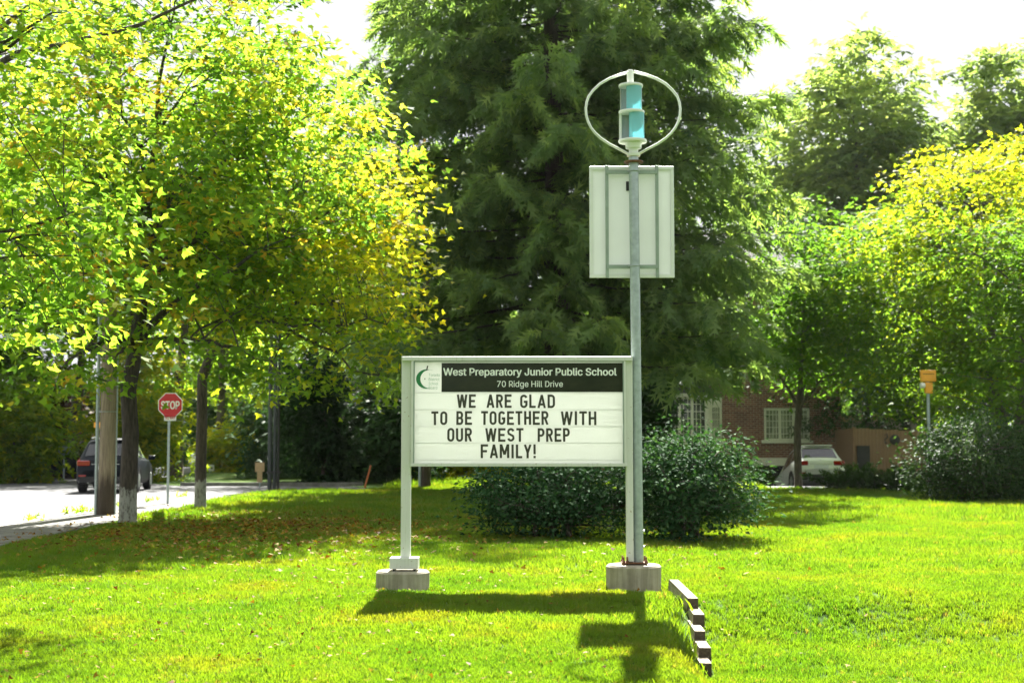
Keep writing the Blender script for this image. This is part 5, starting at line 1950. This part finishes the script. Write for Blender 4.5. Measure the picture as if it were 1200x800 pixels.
# pale garage/house roof bit behind the fence
gb = empty('side_garage', (0, 0, 0), 'tan low garage roof edge showing above the wooden fence', 'garage')
MB().bx(T(985, 66), T(1075, 66), 66, 70, -0.2, 2.55).build('wall', M['stone_wall'], gb)
MB().bx(T(982, 66), T(1078, 66), 65.6, 70.4, 2.552, 2.85).build('roof', M['tan'], gb)

# fence of upright boards
fence = empty('board_fence', (0, 0, 0), 'tall brown cedar board fence beside the brick house', 'fence')
bm_ = MB().bx(-0.068, 0.068, -0.011, 0.011, 0, 1).mesh('fence_board')
bm_.materials.append(M['board_wood'])


def fence_run(p0, p1, z0, h0, h1):
    p0, p1 = Vector((*p0, 0)), Vector((*p1, 0))
    L = (p1 - p0).length
    n = int(L / 0.143)
    ang = math.atan2(p1.y - p0.y, p1.x - p0.x)
    for i in range(n):
        t = (i + .5) / n
        p = p0 + (p1 - p0) * t
        o = bpy.data.objects.new('fence_board', bm_)
        COL.objects.link(o)
        o.parent = fence
        o.location = (p.x, p.y + 0.004 * ((i * 7) % 3), z0)
        o.rotation_euler = (0, 0, ang)
        o.scale = (1, 1, h0 + (h1 - h0) * t - z0 + 0.012 * ((i * 5) % 4))


fx0, fx1, fx2 = T(981, 60), T(1000, 57.5), T(1085, 57.5)
fence_run((fx0, 60.5), (fx1, 57.5), -0.3, 2.08, 2.14)
fence_run((fx1 + .05, 57.5), (fx2, 57.5), -0.3, 2.14, 2.0)
MB().bx(fx1 - 0.06, fx1 + 0.05, 57.44, 57.56, -0.3, 2.2).build('post', M['board_wood'], fence)
for z in (0.4, 1.7):
    MB().bx(fx1 + .06, fx2, 57.53, 57.6, z, z + 0.09).build('rail', M['board_wood'], fence)
MB().bx(T(1003.5, 57.4), T(1018, 57.4), 57.36, 57.46, -0.2, ZP(522, 57.4)).build('dark_gate', M['black'], fence)  # solid black box set before the boards
# round wall ornament on the fence
o = MB().lathe([(0.2, 0), (0.21, 0.02), (0.15, 0.03), (0.06, 0.035)], 20, (0, 0, 0)).build('round_ornament', M['black'], None)
o.rotation_euler = (PI / 2, 0, 0)
o.location = (T(1048, 57.4), 57.47, ZP(515, 57.4))
tag(o, 'round black ornament hanging on the wooden fence', 'ornament')
m = MB().tube([(0.0, 0, 0.16), (0.1, 0, 0.2), (0.12, 0, 0.06), (0.02, 0, 0.0), (0.02, 0, -0.08)], 0.022, 6)
m.tube([(0.0, 0, -0.14), (0.09, 0, -0.16)], 0.03, 6)
o = m.build('metal_scroll', M['black'], None)
o.location = (T(1036, 57.4), 57.44, ZP(514, 57.4))
tag(o, 'small black metal scroll on the fence left of the round ornament', 'ornament')

# ------------------------------------------------------------------ house far left behind the cedars
h2 = empty('stone_house', (0, 0, 0), 'pale stone house with a bright white window behind the dark cedars', 'house')
D2 = 78
zz2 = ZP(450, D2)
wl = wall_with_holes(T(392, D2), T(475, D2), -0.2, zz2 + 2, [(T(404.5, D2), T(412, D2), ZP(541, D2), ZP(508, D2))], D2, D2 + .3)
wl.build('wall', M['stone_wall'], h2)
wn2 = MB().bx(T(404.5, D2), T(412, D2), D2 + 0.1, D2 + 0.12, ZP(541, D2), ZP(508, D2)).build('window', M['white_metal'], h2)
MB().bx(T(404.5, D2), T(412, D2), D2 + 0.06, D2 + 0.095, ZP(528, D2), ZP(527, D2)).build('glazing_bar', M['black'], wn2)
MB().add([(T(388, D2), D2 - .4, zz2 + 2), (T(480, D2), D2 - .4, zz2 + 2), (T(480, D2), D2 + 8, zz2 + 2), (T(388, D2), D2 + 8, zz2 + 2), (T(410, D2), D2 + 4, zz2 + 4.4), (T(455, D2), D2 + 4, zz2 + 4.4)],
         [(0, 1, 5, 4), (1, 2, 5), (2, 3, 4, 5), (3, 0, 4), (3, 2, 1, 0)]).build('roof', M['roof'], h2)
# ------------------------------------------------------------------ grass (geometry nodes instances of blade tufts held in the same mesh)
def grass():
    g = np.random.default_rng(99)
    V, Fc, var = [], [], []
    nv = 0
    NV = 5
    for k in range(NV):
        for b in range(16):
            a = g.uniform(0, 6.28)
            r = abs(g.normal(0, 0.035))
            x, y = r * math.cos(a), r * math.sin(a)
            h = g.uniform(0.032, 0.07)
            ln = g.uniform(0.1, 0.75) * h
            la = g.uniform(0, 6.28)
            dx, dy = math.cos(la) * ln, math.sin(la) * ln
            w = g.uniform(0.0028, 0.0048)
            px_, py_ = -math.sin(la + g.normal(0, .6)) * w, math.cos(la + g.normal(0, .6)) * w
            V += [(x - px_, y - py_, -0.004), (x + px_, y + py_, -0.004), (x + dx * .4 + px_ * .8, y + dy * .4 + py_ * .8, h * .6), (x + dx * .4 - px_ * .8, y + dy * .4 - py_ * .8, h * .6), (x + dx, y + dy, h)]
            Fc.append((nv, nv + 1, nv + 2, nv + 3))
            Fc.append((nv + 3, nv + 2, nv + 4))
            var += [-1 - k] * 5
            nv += 5
    nt = nv
    P, S, Tn = [], [], []

    def region(y0, y1, dens, s0, s1, half=0.42):
        A = (y1 * y1 - y0 * y0) * half
        n = int(A * dens)
        y = np.sqrt(g.uniform(y0 * y0, y1 * y1, n))
        x = g.uniform(-half, half, n) * y
        x += g.normal(0, .1, n)
        ok = x > pave_edge(y) + 0.02
        ok &= ~((y > 48.0) & (x > 8.7) & (x < 13.3))
        ok &= ~((y > 46.2) & (x < -4.4))
        ok &= (np.hypot(x - X(472), y - DS) > 0.29) & (np.hypot(x - X(742.5), y - DS) > 0.30)
        for (px, py, d, L, *_), in [(s,) for s in spec]:
            p = W(px, py, d)
            ok &= ~((x > p.x - 0.07) & (x < p.x + 0.10) & (y > d - 0.03) & (y < d + L))
        ok &= ~((y > 61.5) & (x > 3) & (x < 15))
        x, y = x[ok], y[ok]
        z = ground(x, y)
        s = g.uniform(s0, s1, len(x))
        # taller unmown fringe at the timbers and footings
        dt = np.abs(x - timber_line(y) + 0.26)
        fr = np.exp(-(dt / 0.16) ** 2) * smooth(10.2, 11.2, y) * (1 - smooth(14, 15, y))
        fr = np.maximum(fr, 0.5 * np.exp(-((np.hypot(x - X(742.5), y - DS) - 0.3) / 0.10) ** 2))
        fr = np.maximum(fr, 0.4 * np.exp(-((np.hypot(x - X(472), y - DS) - 0.3) / 0.10) ** 2))
        clump = 0.5 + 0.5 * np.sin(x * 5.1 + np.sin(y * 3.3) * 2) * np.sin(y * 4.3 + np.sin(x * 2.2) * 2)
        s = s * (0.72 + 0.5 * clump) * (1 + 0.75 * fr * (0.3 + clump))
        P.append(np.stack([x, y, z], 1))
        S.append(s)
        t = g.uniform(0, 1, len(x))
        Tn.append(np.where(t > 0.965, g.uniform(0.3, 0.9, len(x)), t * 0.12))
    region(8.0, 11.5, 900, 0.5, 0.85)
    region(11.5, 17, 560, 0.6, 1.0)
    region(17, 28, 200, 0.85, 1.3)
    region(28, 50, 55, 1.3, 2.1)
    region(50, 66, 14, 2.6, 3.8)
    P = np.concatenate(P)
    S = np.concatenate(S)
    Tn = np.concatenate(Tn)
    n = len(P)
    print('grass tufts', n)
    rot = np.stack([g.normal(0, 0.12, n), g.normal(0, 0.12, n), g.uniform(0, 6.28, n)], 1)
    me = bpy.data.meshes.new('grass')
    allv = np.concatenate([np.array(V), P])
    me.vertices.add(len(allv))
    me.vertices.foreach_set('co', allv.astype(np.float32).ravel())
    li = np.array([i for f in Fc for i in f], dtype=np.int32)
    cnt = [len(f) for f in Fc]
    me.loops.add(len(li))
    me.loops.foreach_set('vertex_index', li)
    me.polygons.add(len(Fc))
    me.polygons.foreach_set('loop_start', np.concatenate([[0], np.cumsum(cnt)[:-1]]).astype(np.int32))
    me.update(calc_edges=True)

    def attr(nm, ty, head, tail, dim=1):
        a = me.attributes.new(nm, ty, 'POINT')
        full = np.concatenate([head, tail])
        a.data.foreach_set('vector' if dim == 3 else 'value', full.astype(np.int32 if ty == 'INT' else np.float32).ravel())
    attr('var', 'INT', np.array(var), g.integers(0, NV, n))
    attr('rot', 'FLOAT_VECTOR', np.zeros((nt, 3)), rot, 3)
    attr('scl', 'FLOAT', np.ones(nt), S)
    attr('tint', 'FLOAT', np.zeros(nt), Tn)
    me.materials.append(M['grass'])
    o = bpy.data.objects.new('grass', me)
    COL.objects.link(o)
    tag(o, 'bright green lawn grass covering the ground round the school sign', 'grass', None, 'stuff')
    ng = bpy.data.node_groups.new('grass_instances', 'GeometryNodeTree')
    ng.interface.new_socket('Geometry', in_out='INPUT', socket_type='NodeSocketGeometry')
    ng.interface.new_socket('Geometry', in_out='OUTPUT', socket_type='NodeSocketGeometry')
    gi, go = ng.nodes.new('NodeGroupInput'), ng.nodes.new('NodeGroupOutput')
    join = ng.nodes.new('GeometryNodeJoinGeometry')

    def named(nm, ty):
        x = ng.nodes.new('GeometryNodeInputNamedAttribute')
        x.data_type = ty
        x.inputs[0].default_value = nm
        return x.outputs[0]
    va = named('var', 'INT')
    ro = named('rot', 'FLOAT_VECTOR')
    sc = named('scl', 'FLOAT')

    def sep(val):
        c = ng.nodes.new('FunctionNodeCompare')
        c.data_type = 'INT'
        c.operation = 'EQUAL'
        ng.links.new(va, c.inputs[2])
        c.inputs[3].default_value = val
        s = ng.nodes.new('GeometryNodeSeparateGeometry')
        s.domain = 'POINT'
        ng.links.new(gi.outputs[0], s.inputs[0])
        ng.links.new(c.outputs[0], s.inputs[1])
        return s.outputs[0]
    e2r = ng.nodes.new('FunctionNodeEulerToRotation')
    ng.links.new(ro, e2r.inputs[0])
    for k in range(NV):
        ins = ng.nodes.new('GeometryNodeInstanceOnPoints')
        ng.links.new(sep(k), ins.inputs['Points'])
        ng.links.new(sep(-1 - k), ins.inputs['Instance'])
        ng.links.new(e2r.outputs[0], ins.inputs['Rotation'])
        ng.links.new(sc, ins.inputs['Scale'])
        ng.links.new(ins.outputs[0], join.inputs[0])
    ng.links.new(join.outputs[0], go.inputs[0])
    md = o.modifiers.new('instances', 'NODES')
    md.node_group = ng


grass()


# ------------------------------------------------------------------ fallen leaves
def fallen():
    g = np.random.default_rng(4)
    n1, n2, n3 = 4600, 1100, 420
    x = np.concatenate([g.normal(-4.6, 1.8, n1), g.uniform(-5.5, 3.5, n2), g.uniform(-0.37, -0.02, n3) * 13])
    y = np.concatenate([g.normal(25.0, 3.4, n1), g.uniform(9, 32, n2), g.uniform(8.6, 16, n3)])
    ok = (x > pave_edge(y) - 0.7) & (y > 8) & (y < 45)
    x, y = x[ok], y[ok]
    n = len(x)
    z = ground(x, y) + g.uniform(0.035, 0.06, n) + 0.03 * smooth(16, 22, y)
    rot = frames(unit(g.normal(size=(n, 3)) * np.array([1, 1, .25])), unit(np.array([0, 0, 1.0]) + g.normal(size=(n, 3)) * 0.35))
    me = scatter_mesh('fallen_leaves', np.stack([x, y, z], 1), rot, g.uniform(0.035, 0.08, n) * np.where(y < 16, 0.6, 1.0), 'maple', g.uniform(0, 1, n))
    o = link('fallen_leaves', me, None, M['fallen'])
    tag(o, 'yellow and brown fallen maple leaves scattered over the lawn', 'leaves', None, 'stuff')
    # small weeds at the road edge
    n = 160
    x = g.normal(-9.25, 0.10, n)
    y = g.uniform(22, 40, n)
    k = (np.sin(y * 2.1) > 0.2)
    x, y = x[k], y[k]
    n = len(x)
    pos = np.stack([x, y, np.full(n, 0.06)], 1)
    hd_ = unit(g.normal(size=(n, 3)) * np.array([.6, .6, .2]) + np.array([0, 0, .7]))
    me = scatter_mesh('kerb_weeds', pos, frames(hd_, unit(g.normal(size=(n, 3)))), g.uniform(0.08, 0.28, n), 'spray', g.uniform(.3, 1, n))
    o = link('kerb_weeds', me, None, M['leaf_yellow'])
    tag(o, 'weeds sprouting along the kerb by the pavement', 'weeds', None, 'stuff')


fallen()


# ------------------------------------------------------------------ thin summer haze in the air
hz_ = MB().bx(-420, 420, -70, 920, -3.5, 34).build('haze', None, None)
hm = bpy.data.materials.new('haze')
hm.use_nodes = True
hm.node_tree.nodes.clear()
ho = hm.node_tree.nodes.new('ShaderNodeOutputMaterial')
hv = hm.node_tree.nodes.new('ShaderNodeVolumePrincipled')
hv.inputs['Color'].default_value = (0.95, 0.97, 1.0, 1)
hv.inputs['Density'].default_value = 0.00006
hv.inputs['Anisotropy'].default_value = 0.3
hm.node_tree.links.new(hv.outputs[0], ho.inputs['Volume'])
hz_.data.materials.clear()
hz_.data.materials.append(hm)
tag(hz_, kind='stuff')
